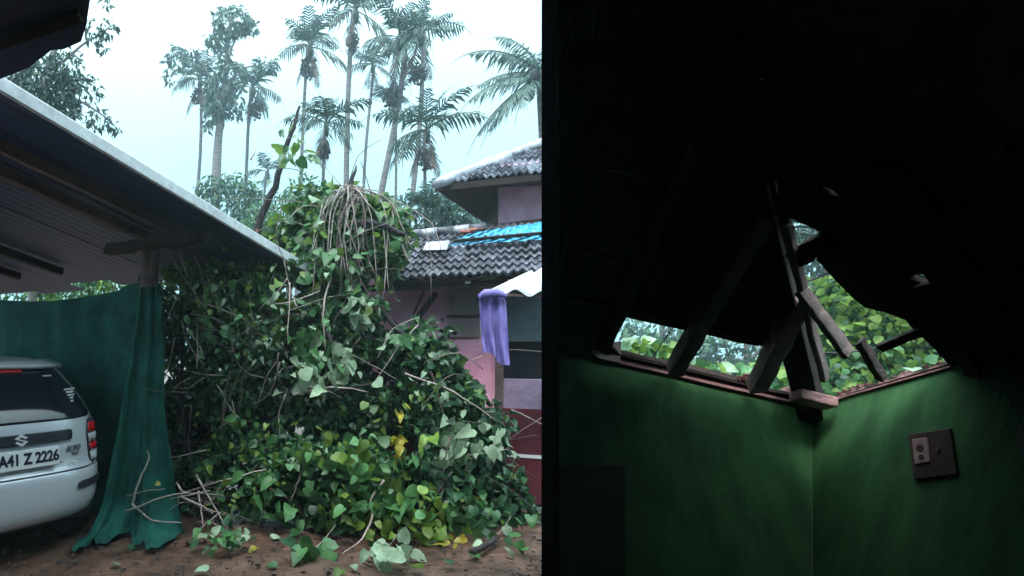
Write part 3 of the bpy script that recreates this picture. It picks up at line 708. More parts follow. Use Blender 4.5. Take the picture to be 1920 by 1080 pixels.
# upper storey
DU = 1.55
sc = hsz(936, 380, DU)[0]
zb = hsz(936, 420, DU)[1] - .35
wallbox('upper_wall', SR - .2, sc, DU, DU + .2, zb, hsz(936, 332, DU)[1] + .15, 'lilac')
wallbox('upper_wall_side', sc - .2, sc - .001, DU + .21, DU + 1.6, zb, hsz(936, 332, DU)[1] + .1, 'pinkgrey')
wallbox('corner_pilaster', sc - .09, sc + .01, DU - .025, DU - .002, zb, hsz(936, 332, DU)[1] + .12, 'lilac')
UE0 = hpx(816, 346, DU - .6); UEz = UE0.z; us0 = (UE0 - HP(0, DU - .6, 0)).dot(hs)
UP = R(24)
sl2 = (hd * math.cos(UP) + Vector((0, 0, math.sin(UP)))).normalized(); nn2 = hs.cross(sl2).normalized(); nn2 = nn2 if nn2.z > 0 else -nn2
def uroof(px, py, off=0): return onplane(px, py, UE0 + nn2 * off, nn2)
hipend = uroof(1040, 259)
upo = [HP(SR - .2, DU - .6, UEz), UE0, hipend]
upper = obj('upper_roof', MB().prism([upo], -nn2 * .05), M['darktimber'], house)
def keep_up(p, j):
    x, y = pix(p); return x < 1060 and y > 346 - (x - 816) * .39 + 1
tiled(upper, SR - .3, us0 + .15, DU - .6, UEz, UP, 10, keep_up, .5)
for i in range(7):
    x0 = 816 + i * 33; a = uroof(x0, 346 - (x0 - 816) * .392, .03); b = uroof(x0 + 36, 346 - (x0 + 36 - 816) * .392, .05)
    obj('ridge_tile', MB().tube([a, b], [.055, .075], 10), M['tilepale'], house, True)
# the soffit under the upper eave
fa = UE0 - nn2 * .06; fb = hpx(937, 333, DU - .01); fc = hpx(907, 417, DU + 1.2); fd = HP(SR - .2, DU - .6, UEz - .06); fe = HP(SR - .2, DU - .01, UEz - .02)
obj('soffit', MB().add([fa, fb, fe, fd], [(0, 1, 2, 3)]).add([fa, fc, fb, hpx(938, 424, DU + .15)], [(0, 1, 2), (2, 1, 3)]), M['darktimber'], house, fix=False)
obj('fascia', MB().bar(UE0 - Vector((0, 0, .05)), HP(SR - .2, DU - .6, UEz - .05), .025, .07), M['darktimber'], house)

# corrugated porch sheet and the purple cloth
cs = thing('corrugated_awning', hpx(980, 540, -.6), 'pale corrugated roofing sheet leaning over the dark porch opening', 'awning')
f0, f1 = hpx(922, 547, -.85), hpx(1034, 553, -.95); b0, b1 = hpx(996, 512, -.56), hpx(1048, 500, -.58)
P = []
for j in range(2):
    row = []
    for i in range(41):
        u = i / 40; q = f0.lerp(f1, u).lerp(b0.lerp(b1, u), j)
        row.append(q + Vector((0, 0, .028 * math.cos(u * 2 * math.pi * 2.2 + .6))))
    P.append(row)
o = obj('sheet', MB().grid(P), M['corr'], cs, True); o.modifiers.new('thick', 'SOLIDIFY').thickness = .006
obj('awning_rail', MB().bar(hpx(900, 551, -.84), hpx(1030, 556, -.9), .025, .025), M['beam'], cs)
P = []
pc = thing('purple_cloth', hpx(925, 600, -.55), 'purple cloth draped over the porch rail beside the dark opening', 'cloth')
for j in range(31):
    v = j / 30; row = []
    for i in range(41):
        u = i / 40
        xl, xr = 897 + 8 * v, 948 + 8 * v
        if v < .12: xl, xr = 897 + 6 * (1 - v / .12), 945 + 8 * v
        yb = (660 + 18 * u + (8 if u > .5 else 0))
        y = 546 + (yb - 546) * v
        row.append(hpx(xl + (xr - xl) * u, y + 2.5 * math.sin(u * 7 + v * 3) * v, -.93 - .025 * math.sin(u * 16 + 2.2 * math.sin(v * 3)) * (.4 + v) - .006 * math.sin(u * 34 + v * 5) - .03 * math.exp(-((v - .08) / .06) ** 2)))
    P.append(row)
obj('drape', MB().grid(P), M['purple'], pc, True)
obj('knot', MB().tube([hpx(898, 556, -.93), hpx(910, 551, -.96), hpx(932, 549, -.96), hpx(950, 556, -.94)], [.02, .04, .04, .015], 10), M['purple'], pc, True)
obj('string', MB().tube([hpx(902, 552, -.9), hpx(900, 660, -.9)], .003, 5), M['twigpale'], pc)

# ------------------------------------------------------------------ roof overhang at the top left
ov = thing('roof_overhang', at(70, 60, 3.0), 'dark ragged roof overhang in the top left corner', 'roof')
ovp = Vector((0, 0, 0))
on_ = Vector((.1, -.55, -1)).normalized(); o0 = at(80, 80, 2.9)
def ovpt(px, py, off=0): return onplane(px, py, o0 - on_ * off, on_)
rows_ = [[(-60, -60), (178, -60), (160, 58), (-60, 60)], [(-60, 40), (164, 40), (152, 78), (120, 92), (-60, 112)], [(-60, 85), (110, 84), (52, 128), (-60, 172)]]
for i, rr in enumerate(rows_):
    obj('roof_board', MB().prism([[ovpt(x, y, .02 * i) for x, y in rr]], -on_ * .02), M['sheet'], ov)
obj('roof_batten', MB().bar(ovpt(-60, 100, -.03), ovpt(150, 30, -.03), .05, .03, on_), M['darktimber'], ov)

# ------------------------------------------------------------------ palms
def frondmesh(name, m, elev, n=20, L=1.0, droop=1.6, lw=.30, hang=.5, wseg=.035, seed=0):
    rr = random.Random(seed); me = MB(); pts = []; p = Vector((0, 0, 0)); a = elev
    for i in range(n + 1):
        pts.append(p.copy()); p = p + Vector((math.cos(a), 0, math.sin(a))) * (L / n); a -= droop / n * (.5 + i / n)
    me.tube(pts[::2], [.012 * (1 - k / (len(pts[::2])) * .8) for k in range(len(pts[::2]))], 4)
    for i in range(3, n + 1):
        t = (pts[i] - pts[i - 1]).normalized(); up_ = Vector((-t.z, 0, t.x))
        ln = lw * math.sin(min(1, .25 + i / n * .95) * math.pi) ** .6 * rr.uniform(.75, 1.15)
        for s in (-1, 1):
            d = (Vector((0, s, 0)) + t * .75 + up_ * rr.uniform(.0, .3) - Vector((0, 0, hang * rr.uniform(.5, 1.4)))).normalized()
            w = t * wseg; b = pts[i]; mid = b + d * ln * .55; e = b + d * ln - Vector((0, 0, ln * .35 * rr.uniform(.3, 1.2)))
            me.add([b - w * .4, b + w * .4, mid + w * .55, mid - w * .55, e], [(0, 1, 2, 3), (3, 2, 4)])
    ms = bpy.data.meshes.new(name); ms.from_pydata(me.v, [], me.f); ms.materials.append(m); return ms
FR = [frondmesh('frond', M['frond'], e, droop=dr, seed=i, hang=hg, lw=.34) for i, (e, dr, hg) in enumerate(((1.35, .9, .2), (.95, 1.5, .4), (.55, 1.8, .6), (.1, 1.7, .8), (-.5, 1.1, 1.0)))]
DEAD = frondmesh('frond', M['deadfrond'], -.9, droop=.7, seed=9, hang=1.2)
PG = 'slender areca palms behind the fallen tree'
def palm(x0, y0, xc, yc, Y, r, tw_px, label, nut=None, skirt=0, seed=0, spread=1.0, nf=14, lift=0):
    rr = random.Random(seed * 31 + 5)
    top = at(xc + rr.uniform(-4, 4), yc, Y); base = at(x0, y0, Y)
    k = (base.z + .05) / max(.1, top.z - base.z); foot = base - (top - base) * k; foot.z = -.05
    tiltc = Matrix.Rotation(rr.uniform(-.18, .18), 4, 'X') @ Matrix.Rotation(rr.uniform(-.18, .18), 4, 'Y')
    t = thing('areca_palm', (foot.x, foot.y, 0), label, 'palm tree', PG)
    rad = tw_px / FOC * Y / 2; pts = []
    side = (top - foot).cross(Vector((0, 1, 0))).normalized()
    N = 12
    for i in range(N + 1):
        v = i / N; pts.append(foot.lerp(top, v) + side * rad * (1.6 * math.sin(v * 5 + seed) + 1.5 * math.sin(v * 2.6 + seed * 2.3) * v * (1 - v) * 4))
    obj('trunk', MB().tube(pts, [rad * (1.15 - .45 * i / N) for i in range(N + 1)], 9), M['bark'], t, True)
    sz = r / FOC * Y * 1.75
    obj('crownshaft', MB().tube([top - Vector((0, 0, sz * .22)), top - Vector((0, 0, .1 * sz)), top + Vector((0, 0, .08 * sz))], [rad * .8, rad * 1.25, rad * .5], 8), M['frond'], t, True)
    for i in range(nf):
        q = i / nf; c = min(4, int(q * 4.6)); az = i * 2.4 + rr.uniform(-.4, .4)
        Mx = Matrix.Translation(top) @ tiltc @ Matrix.Rotation(az, 4, 'Z') @ Matrix.Rotation(rr.uniform(-.2, .2), 4, 'Y') @ Matrix.Scale(sz * rr.uniform(.7, 1.2) * (.75 if c == 0 else 1), 4)
        inst('frond', FR[c], Mx, t)
    for i in range(skirt):
        inst('frond', DEAD, Matrix.Translation(top - Vector((0, 0, .15 * sz))) @ Matrix.Rotation(i * 2.1 + seed, 4, 'Z') @ Matrix.Scale(sz * .75, 4), t)
    if nut:
        b = MB(); c0 = at(nut[0], nut[1], Y - .05); rn_ = nut[2] / FOC * Y
        for i in range(110):
            d = rv(); c = c0 + Vector((d.x * rn_, d.y * rn_, d.z * rn_ * 1.25)) * rr.uniform(.2, 1) ** .7; s = rn_ * .2
            b.add([c + Vector(v) * s for v in ((1, 0, 0), (-1, 0, 0), (0, 1, 0), (0, -1, 0), (0, 0, 1), (0, 0, -1))], [(0, 2, 4), (2, 1, 4), (1, 3, 4), (3, 0, 4), (2, 0, 5), (1, 2, 5), (3, 1, 5), (0, 3, 5)])
        obj('nut_cluster', b, M['nuts'], t)
    return t
palm(360, 362, 376, 150, 24, 52, 8, 'thin leaning palm leftmost of all, beside the tall shaggy tree', (372, 182, 14), 3, 1)
palm(456, 350, 478, 165, 24, 48, 8, 'thin palm just right of the tall shaggy tree', (480, 205, 16), 4, 2)
palm(568, 330, 584, 88, 22, 56, 8, 'tall palm standing alone behind the upright broken trunk', (579, 128, 17), 3, 3)
palm(646, 335, 666, 20, 19, 62, 12, 'very tall palm with round nut cluster, its crown cut by the top edge', (660, 80, 14), 1, 4)
palm(690, 345, 702, 122, 22, 38, 7, 'small crowned thin palm between two taller palms', None, 1, 5)
palm(723, 385, 748, 70, 18, 66, 14, 'thickest palm with two tiers of fronds', (737, 185, 18), 5, 6, nf=13)
palm(757, 420, 788, 62, 17, 66, 11, 'tall palm with dark nut cluster, rightmost of the tall ones', (783, 140, 17), 2, 7, nf=13)
palm(606, 345, 612, 232, 14, 62, 8, 'short dark palm with crisp fronds behind the broken trunk', (607, 285, 14), 2, 8)
palm(797, 350, 806, 242, 14, 70, 8, 'short full palm left of the upper tiled roof', (800, 300, 16), 3, 9, nf=13)
palm(500, 380, 503, 322, 15, 40, 6, 'low young palm peeping over the carport roof edge', None, 0, 10, nf=8)
palm(742, 440, 738, 182, 18.3, 34, 6, 'palm with browned hanging fronds close behind the thickest palm', None, 6, 12)
palm(800, 470, 797, 396, 11.5, 55, 8, 'young palm low behind the lower roof ridge', None, 0, 13, nf=12)
palm(860, 470, 852, 405, 11.0, 50, 8, 'young palm tucked below the upper eave', None, 0, 14, nf=12)
# coconut palm
CF = [frondmesh('frond', M['coco'], e, n=46, droop=dr, seed=40 + i, hang=1.0, lw=.20, wseg=.018) for i, (e, dr) in enumerate(((.75, 1.5), (.35, 1.3), (-.1, 1.0), (-.55, .7), (1.1, 1.8)))]
ct = at(1016, 138, 12.5)
cc = thing('coconut_palm', (ct.x + .4, ct.y, 0), 'coconut palm with long drooping fronds above the upper tiled roof', 'palm tree')
obj('trunk', MB().tube([(ct.x + .5, ct.y, -.05), (ct.x + .35, ct.y, 3), (ct.x + .1, ct.y, 5.5), ct], [.2, .15, .13, .12], 10), M['bark'], cc, True)
for az, kx, s in ((3.05, 0, 2.1), (3.25, 2, 2.25), (3.0, 3, 2.3), (3.5, 3, 2.1), (2.7, 1, 1.7), (3.9, 3, 2.0), (4.4, 1, 1.9), (5.2, 2, 2), (6, 1, 2), (.6, 2, 2), (1.3, 0, 2), (2.1, 4, 1.9), (3.3, 4, 1.7), (4.7, 3, 1.8), (2.6, 3, 1.9)):
    inst('frond', CF[kx], Matrix.Translation(ct) @ Matrix.Rotation(az, 4, 'Z') @ Matrix.Scale(s, 4), cc)
b = MB()
for i in range(9):
    c = ct + Vector((rnd.uniform(-.3, .3), rnd.uniform(-.3, .3), rnd.uniform(-.45, -.1)))
    b.tube([c - Vector((0, 0, .14)), c - Vector((0, 0, .09)), c, c + Vector((0, 0, .09)), c + Vector((0, 0, .13))], [.03, .09, .12, .09, .03], 8)
obj('coconut', b, M['nuts'], cc, True)

# ------------------------------------------------------------------ broadleaf trees and shrubs
def clump(L, c, rad, n, size, mats, droop=.7, wild=.9, shell=.45):
    for i in range(n):
        d = rv(); rr = rnd.uniform(shell, 1) ** .6
        p = c + Vector((d.x * rad.x, d.y * rad.y, d.z * rad.z)) * rr
        L.append(leaf(p, d, size * rnd.uniform(.6, 1.3), droop, rnd.choice(mats), wild))
def tree(name, label, cat, foot, limbs, clumps, mats, size, bark='bark', group=None, tv=OVAL_V, tf=OVAL_F):
    t = thing(name, (foot.x, foot.y, 0), label, cat, group); first = True
    for pts, r0, r1 in limbs:
        stem('trunk' if first else 'limb', pts, r0, r1, bark, t, .02, 8 if first else 6); first = False
    L = []
    for (px, py, Y, rx, ry, n) in clumps:
        k = Y / FOC; clump(L, at(px, py, Y), Vector((rx * k, (rx + ry) * .5 * k, ry * k)), n, size, mats)
    leaves_mesh('crown', L, t, tv, tf, kind=None)
    return t
Y = 22
f = at(400, 400, Y); f.z = -.05
tree('shaggy_tree', 'tall thin tree draped with hanging creepers left of the palms', 'tree', f,
     [([f, at(403, 390, Y), at(412, 240, Y), at(421, 150, Y), at(432, 30, Y)], .24, .05), ([at(418, 190, Y), at(440, 140, Y), at(480, 120, Y)], .06, .02), ([at(418, 210, Y), at(380, 120, Y), at(325, 100, Y)], .05, .02), ([at(426, 110, Y), at(450, 60, Y), at(470, 35, Y)], .05, .02), ([at(426, 100, Y), at(405, 70, Y), at(400, 30, Y)], .05, .02)],
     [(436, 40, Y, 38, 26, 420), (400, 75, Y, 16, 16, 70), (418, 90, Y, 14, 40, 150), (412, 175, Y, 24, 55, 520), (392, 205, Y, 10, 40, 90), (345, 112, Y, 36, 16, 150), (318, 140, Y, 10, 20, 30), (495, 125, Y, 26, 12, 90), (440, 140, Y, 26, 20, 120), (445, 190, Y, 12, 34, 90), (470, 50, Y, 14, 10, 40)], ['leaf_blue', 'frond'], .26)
Y = 9.5
f = at(60, 300, Y); f.z = -.05
tree('leafy_tree', 'dense dark leaved tree rising behind the carport roof at top left', 'tree', f,
     [([f, at(70, 300, Y), at(85, 150, Y), at(120, 60, Y)], .12, .03), ([at(85, 170, Y), at(150, 190, Y), at(215, 235, Y)], .03, .008), ([at(95, 130, Y), at(150, 90, Y), at(215, 45, Y)], .03, .008), ([at(80, 170, Y), at(140, 150, Y), at(180, 150, Y)], .03, .008)],
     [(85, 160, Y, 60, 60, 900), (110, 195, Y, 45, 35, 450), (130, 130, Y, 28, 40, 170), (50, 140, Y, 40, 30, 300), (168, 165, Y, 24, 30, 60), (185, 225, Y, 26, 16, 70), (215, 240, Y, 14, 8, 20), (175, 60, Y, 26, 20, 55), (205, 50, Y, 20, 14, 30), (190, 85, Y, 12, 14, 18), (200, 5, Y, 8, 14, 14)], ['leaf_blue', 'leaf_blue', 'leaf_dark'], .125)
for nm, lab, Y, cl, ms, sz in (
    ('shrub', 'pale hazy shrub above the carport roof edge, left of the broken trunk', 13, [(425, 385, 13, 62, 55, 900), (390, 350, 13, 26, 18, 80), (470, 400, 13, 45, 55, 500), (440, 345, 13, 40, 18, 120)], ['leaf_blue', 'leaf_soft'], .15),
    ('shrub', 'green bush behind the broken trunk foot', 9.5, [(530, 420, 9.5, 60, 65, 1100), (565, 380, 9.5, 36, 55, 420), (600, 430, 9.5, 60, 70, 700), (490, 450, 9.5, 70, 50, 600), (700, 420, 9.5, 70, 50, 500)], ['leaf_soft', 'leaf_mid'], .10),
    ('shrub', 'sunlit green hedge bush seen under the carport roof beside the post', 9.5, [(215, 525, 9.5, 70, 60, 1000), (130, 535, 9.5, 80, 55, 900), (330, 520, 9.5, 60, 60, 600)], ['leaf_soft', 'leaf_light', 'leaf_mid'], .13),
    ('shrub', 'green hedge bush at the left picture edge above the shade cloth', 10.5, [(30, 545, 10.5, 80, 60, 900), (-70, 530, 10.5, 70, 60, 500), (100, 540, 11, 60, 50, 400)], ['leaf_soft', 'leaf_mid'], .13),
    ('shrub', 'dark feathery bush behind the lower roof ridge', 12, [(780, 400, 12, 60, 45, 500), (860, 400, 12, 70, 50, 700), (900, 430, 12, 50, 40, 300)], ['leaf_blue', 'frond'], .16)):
    c = cl[0]; f = at(c[0], c[1], Y); f.z = -.03
    tree(nm, lab, 'shrub', f, [([f, f.lerp(at(c[0], c[1], Y), .5) + Vector((.1, 0, 0)), at(c[0], c[1], Y)], .05, .015), ([f, at(c[0] + 25, c[1] - 10, Y)], .04, .01), ([f, at(c[0] - 30, c[1] + 5, Y)], .04, .01)], cl, ms, sz, 'twigbrown')

# ------------------------------------------------------------------ the fallen, vine-covered tree
ft = thing('fallen_tree', (.7, 5.5, 0), 'huge heap of fallen tree smothered in heart leaved vines between carport and house', 'fallen tree')
hull = [  # px, py, Y, rx px, ry px, ry depth (m), n, mats, size
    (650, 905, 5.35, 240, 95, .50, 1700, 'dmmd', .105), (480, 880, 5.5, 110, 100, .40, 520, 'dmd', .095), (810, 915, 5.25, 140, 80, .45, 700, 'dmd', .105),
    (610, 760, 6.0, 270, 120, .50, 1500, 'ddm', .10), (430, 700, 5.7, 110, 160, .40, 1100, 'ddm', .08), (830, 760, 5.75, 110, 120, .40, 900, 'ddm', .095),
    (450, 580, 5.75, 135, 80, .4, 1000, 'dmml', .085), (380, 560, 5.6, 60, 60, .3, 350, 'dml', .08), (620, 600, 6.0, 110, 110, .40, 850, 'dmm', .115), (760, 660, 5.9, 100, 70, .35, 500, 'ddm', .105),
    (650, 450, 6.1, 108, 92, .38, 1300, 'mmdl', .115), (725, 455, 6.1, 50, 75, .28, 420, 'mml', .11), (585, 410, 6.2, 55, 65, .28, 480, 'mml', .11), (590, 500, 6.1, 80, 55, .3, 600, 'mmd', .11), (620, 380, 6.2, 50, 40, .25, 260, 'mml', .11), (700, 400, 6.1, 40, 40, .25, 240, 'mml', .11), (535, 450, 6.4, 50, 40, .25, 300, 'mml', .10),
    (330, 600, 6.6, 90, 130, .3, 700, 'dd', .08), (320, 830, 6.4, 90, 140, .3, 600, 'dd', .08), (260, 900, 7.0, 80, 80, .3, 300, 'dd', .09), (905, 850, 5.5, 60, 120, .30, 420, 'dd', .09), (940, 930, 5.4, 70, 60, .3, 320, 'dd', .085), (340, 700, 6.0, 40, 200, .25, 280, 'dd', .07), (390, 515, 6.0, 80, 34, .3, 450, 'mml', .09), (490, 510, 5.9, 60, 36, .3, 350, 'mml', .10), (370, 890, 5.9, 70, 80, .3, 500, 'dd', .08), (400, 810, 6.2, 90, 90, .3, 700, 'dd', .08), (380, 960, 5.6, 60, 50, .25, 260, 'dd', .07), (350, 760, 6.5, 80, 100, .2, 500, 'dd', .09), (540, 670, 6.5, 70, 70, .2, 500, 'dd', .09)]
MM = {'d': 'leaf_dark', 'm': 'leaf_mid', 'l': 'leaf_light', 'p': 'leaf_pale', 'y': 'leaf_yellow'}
LV = []
for (px, py, Y, rx, ry, dy, n, ms, sz) in hull:
    k = Y / FOC; c = at(px, py, Y); Rr = Vector((rx * k, dy, ry * k))
    sub = [(rv(), rnd.uniform(.2, .36)) for _ in range(14)]
    for i in range(int(n * 1.9)):
        d = rv()
        if d.y > .35: d.y = -d.y
        lump = max([math.exp(-((d - s).length / w) ** 2) for s, w in sub])
        p = c + Vector((d.x * Rr.x, d.y * Rr.y, d.z * Rr.z)) * (.60 + .52 * lump + rnd.uniform(-.16, .05))
        if p.z < .03: p.z = rnd.uniform(.02, .1)
        m = MM[rnd.choice(ms)]; q = rnd.random()
        if q < .06: m = 'leaf_pale'
        elif q < .12: m = 'leaf_light'
        LV.append(leaf(p, d, sz * (.4 + .75 * rnd.random() ** 2), .5, m, 1.3))
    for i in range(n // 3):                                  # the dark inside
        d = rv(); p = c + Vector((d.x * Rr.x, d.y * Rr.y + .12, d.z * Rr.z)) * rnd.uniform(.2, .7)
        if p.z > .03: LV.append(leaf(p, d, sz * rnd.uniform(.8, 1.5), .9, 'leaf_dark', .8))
def spray(px, py, Y, n, sx, sy, ms, size, dy=.12, droop=1.1):
    for i in range(int(n * 1.5)):
        p = at(px + rnd.gauss(0, sx), py + rnd.gauss(0, sy), Y + rnd.gauss(0, dy))
        LV.append(leaf(p, Vector((rnd.gauss(0, .4), -1, .3)).normalized(), size * (.4 + .6 * rnd.random() ** 1.3), droop * .6, MM[rnd.choice(ms)], .95))
for a in ((575, 640, 5.45, 30, 28, 40, 'pmm', .15), (590, 700, 5.4, 16, 26, 18, 'pp', .185), (640, 680, 5.4, 10, 14, 16, 'pp', .17), (680, 585, 5.5, 10, 14, 20, 'pp', .16), (625, 500, 5.65, 16, 25, 20, 'pmm', .16),
          (556, 365, 6.0, 9, 14, 16, 'pl', .15), (545, 290, 6.05, 17, 20, 26, 'pml', .14), (527, 245, 6.05, 3, 5, 4, 'p', .12), (585, 290, 6.1, 8, 8, 8, 'p', .12), (690, 560, 5.6, 14, 22, 40, 'pml', .14), (470, 560, 5.35, 40, 50, 40, 'mlmp', .11), (400, 540, 5.3, 40, 20, 40, 'mlp', .09), (380, 620, 5.3, 40, 50, 30, 'mm', .09), (490, 640, 5.3, 40, 50, 30, 'mdp', .08), (500, 540, 5.9, 10, 30, 8, 'p', .12),
          (895, 835, 5.1, 26, 36, 20, 'ppp', .145), (840, 800, 5.15, 12, 30, 16, 'pm', .11), (790, 730, 5.2, 12, 40, 18, 'pml', .12), (755, 635, 5.4, 8, 20, 14, 'pm', .13), (530, 640, 5.6, 8, 40, 14, 'pm', .10),
          (750, 820, 5.0, 16, 5, 34, 'yy', .085), (705, 890, 4.9, 60, 60, 45, 'mml', .15), (560, 930, 4.95, 34, 50, 30, 'mmd', .19), (640, 870, 4.95, 45, 50, 26, 'ml', .13), (760, 975, 4.75, 55, 50, 26, 'lml', .12), (810, 950, 4.8, 26, 26, 24, 'll', .10),
          (830, 1000, 4.65, 16, 28, 10, 'lly', .10), (540, 860, 5.1, 30, 60, 34, 'ml', .11), (450, 930, 5.05, 30, 40, 36, 'mdl', .10), (440, 820, 5.4, 20, 40, 40, 'ml', .10), (720, 940, 4.8, 14, 30, 14, 'mm', .20), (860, 960, 4.85, 30, 50, 30, 'dm', .13), (930, 960, 4.95, 30, 40, 24, 'dm', .11), (650, 960, 4.85, 30, 40, 28, 'ml', .13),
          (620, 420, 5.85, 50, 40, 40, 'mmlp', .16), (730, 430, 5.85, 24, 16, 45, 'mml', .15), (600, 470, 5.8, 40, 40, 30, 'mlm', .15)):
    px, py, Y, n, sx, sy, ms, size = a[:8]; spray(px, py, Y, n, sx, sy, ms, size)
LV = [l for l in LV if not (pix(l[0])[0] < 345 and pix(l[0])[1] > 520 and l[0].y < 5.6)]
nfront = sorted(range(len(LV)), key=lambda i: -LV[i][2] / (LV[i][0].y - 3.2) ** 2)
top = set(nfront[:300])
for i in top: leaf_obj(LV[i], ft)
leaves_mesh('foliage', [l for i, l in enumerate(LV) if i not in top], ft)
# the shattered trunk and dark limbs inside the heap
stem('broken_stump', [at(640, 470, 6.1), at(648, 400, 6.0), at(655, 360, 6.0), at(668, 310, 6.0)], .10, .006, 'barkdark', ft, .015, 8)
stem('broken_limb', [at(610, 425, 6.0), at(690, 418, 5.8), at(760, 440, 5.7)], .05, .02, 'barkdark', ft, .01, 8)
stem('log', [at(395, 545, 6.0), at(470, 515, 5.95), at(560, 492, 6.0), at(640, 470, 6.1)], .07, .10, 'barkdark', ft, .012, 10)
for a in ([(610, 600, 5.7), (625, 660, 5.6), (650, 720, 5.6)], [(470, 480, 5.9), (455, 560, 5.8), (450, 680, 5.8)], [(350, 560, 6.0), (340, 700, 5.8), (350, 860, 5.7)], [(700, 560, 5.8), (780, 660, 5.7), (890, 780, 5.5)], [(500, 600, 5.9), (620, 620, 5.8), (720, 640, 5.8)], [(420, 720, 5.7), (560, 740, 5.6), (700, 720, 5.6)], [(640, 470, 6.0), (655, 560, 5.8), (690, 640, 5.7)]):
    stem('branch', [at(*p) for p in a], .03, .012, 'barkdark', ft, .01, 6)
for a in ([(435, 640, 5.5), (440, 670, 5.5), (465, 700, 5.45), (495, 708, 5.45)], [(370, 610, 5.6), (400, 560, 5.6), (430, 540, 5.6)], [(390, 560, 5.6), (410, 600, 5.55), (425, 640, 5.55)], [(620, 520, 5.7), (606, 580, 5.5), (610, 660, 5.4)],
          [(500, 560, 5.6), (530, 570, 5.5), (600, 545, 5.6)], [(700, 960, 4.7), (680, 1010, 4.6), (640, 1040, 4.5)], [(720, 900, 4.75), (700, 930, 4.75), (690, 960, 4.75)], [(570, 870, 4.9), (560, 900, 4.9), (545, 940, 4.9)], [(640, 350, 5.9), (620, 400, 5.75), (612, 520, 5.7)], [(470, 300, 6.3), (480, 280, 6.3)],
          [(550, 740, 5.4), (620, 725, 5.3), (690, 735, 5.4)], [(560, 725, 5.4), (600, 728, 5.35), (640, 745, 5.4)], [(760, 700, 5.4), (850, 735, 5.3), (930, 790, 5.25)]):
    stem('vine_stem', [at(*p) for p in a], .012, .005, 'twigpale', ft, .006)
for i in range(40):
    a = at(rnd.uniform(320, 560), rnd.uniform(500, 760), rnd.uniform(5.15, 5.4)); d = Vector((rnd.gauss(0, .6), rnd.gauss(0, .3), rnd.gauss(-.3, .8))).normalized(); l_ = rnd.uniform(.12, .32)
    stem('vine_stem', [a, a + d * l_ + rv() * .05, a + d * 2 * l_ + rv() * .1], .007, .003, 'twigpale' if i % 2 else 'twigbrown', ft, .006, 4, 3)
for i in range(34):                                          # dry stems drooping from the top like a loose thatch
    x = rnd.gauss(668, 26); a = [at(660 + rnd.gauss(0, 10), 352 + rnd.uniform(-8, 10), 6.0), at(x + rnd.gauss(0, 10), 362 + rnd.uniform(0, 20), 5.85), at(x + (x - 660) * .9 + rnd.gauss(0, 8), 410 + rnd.uniform(0, 40), 5.75), at(x + (x - 660) * 1.1 + rnd.gauss(0, 8), 460 + rnd.uniform(0, 130), 5.7)]
    stem('vine_stem', a, .008, .004, 'twigpale' if i % 3 else 'twigbrown', ft, .008, 4, 3)
for i in range(120):
    px, py, Y, rx, ry, dy = rnd.choice(hull)[:6]; a = at(px + rnd.uniform(-1, 1) * rx, py + rnd.uniform(-1, 1) * ry, Y - dy * .75)
    L_ = rnd.uniform(.15, .4); d = Vector((rnd.gauss(0, 1), rnd.gauss(0, .3), rnd.gauss(-.2, .7))).normalized()
    if a.z < .2: continue
    stem('vine_stem', [a, a + d * L_ + rv() * .06, a + d * 2 * L_ + Vector((0, -.05, -.12))], .007, .003, rnd.choice(['twigpale', 'twigbrown', 'twigbrown']), ft, .006, 4, 3)

# the leaning broken trunk
bt = at(482, 440, 6.5)
lt = thing('broken_trunk', (bt.x, bt.y, 0), 'charred looking splintered trunk leaning above the carport roof edge', 'broken trunk')
stem('trunk', [at(470, 640, 6.5), bt, at(515, 350, 6.4), at(538, 270, 6.35), at(552, 232, 6.33), at(562, 198, 6.3)], .055, .012, 'barkdark', lt, .012, 9)
stem('splinter', [at(548, 250, 6.34), at(545, 222, 6.34)], .012, .003, 'barkdark', lt, .004)
stem('splinter', [at(545, 258, 6.33), at(538, 262, 6.3), at(535, 278, 6.3)], .016, .004, 'barkdark', lt, .004)
obj('broken_end', MB().tube([at(482, 430, 6.43), at(482, 436, 6.42)], [.02, .012], 8), M['redtile'], lt)

# bare twigs on the left and small litter
bp_ = thing('bare_branch', at(320, 960, 4.9), 'pale leafless branch lying against the foot of the green cloth', 'branch')
for a in ([(235, 960, 4.85), (300, 935, 4.85), (350, 925, 4.9), (420, 930, 5.0)], [(248, 945, 4.9), (262, 900, 4.9), (280, 860, 4.95), (275, 845, 4.95)], [(248, 945, 4.9), (285, 975, 4.8), (340, 980, 4.8)], [(368, 890, 5.0), (390, 930, 4.85), (420, 980, 4.7)], [(372, 920, 4.9), (378, 960, 4.8), (382, 990, 4.7)], [(340, 930, 4.9), (390, 955, 4.8), (410, 960, 4.8)], [(330, 905, 5.05), (350, 925, 4.95), (395, 920, 5)]):
    stem('twig', [at(*p) for p in a], .011, .004, 'twigpale', bp_, .004, 5)
for i in range(26):
    a = at(rnd.uniform(300, 420), rnd.uniform(900, 1000), rnd.uniform(4.75, 5.1)); a.z = max(a.z, .03); d = Vector((rnd.gauss(0, 1), rnd.gauss(0, .4), rnd.gauss(.1, .4))).normalized(); l_ = rnd.uniform(.06, .18)
    b_ = a + d * 2 * l_; b_.z = max(.02, b_.z); stem('twig', [a, a + d * l_ + rv() * .02, b_], .006, .0025, 'twigpale' if i % 3 == 0 else 'twigbrown', bp_, .004, 4, 3)
for (px, py, lab) in ((300, 905, 'l'),): leaf_obj(leaf(at(px, py, 4.9), Vector((0, -1, .4)), .05, .8, 'leaf_yellow'), bp_)
sp_ = thing('leaf_spray', at(410, 1020, 4.55), 'small torn spray of mixed leaves on the mud left of the heap', 'leaf spray')
L = []
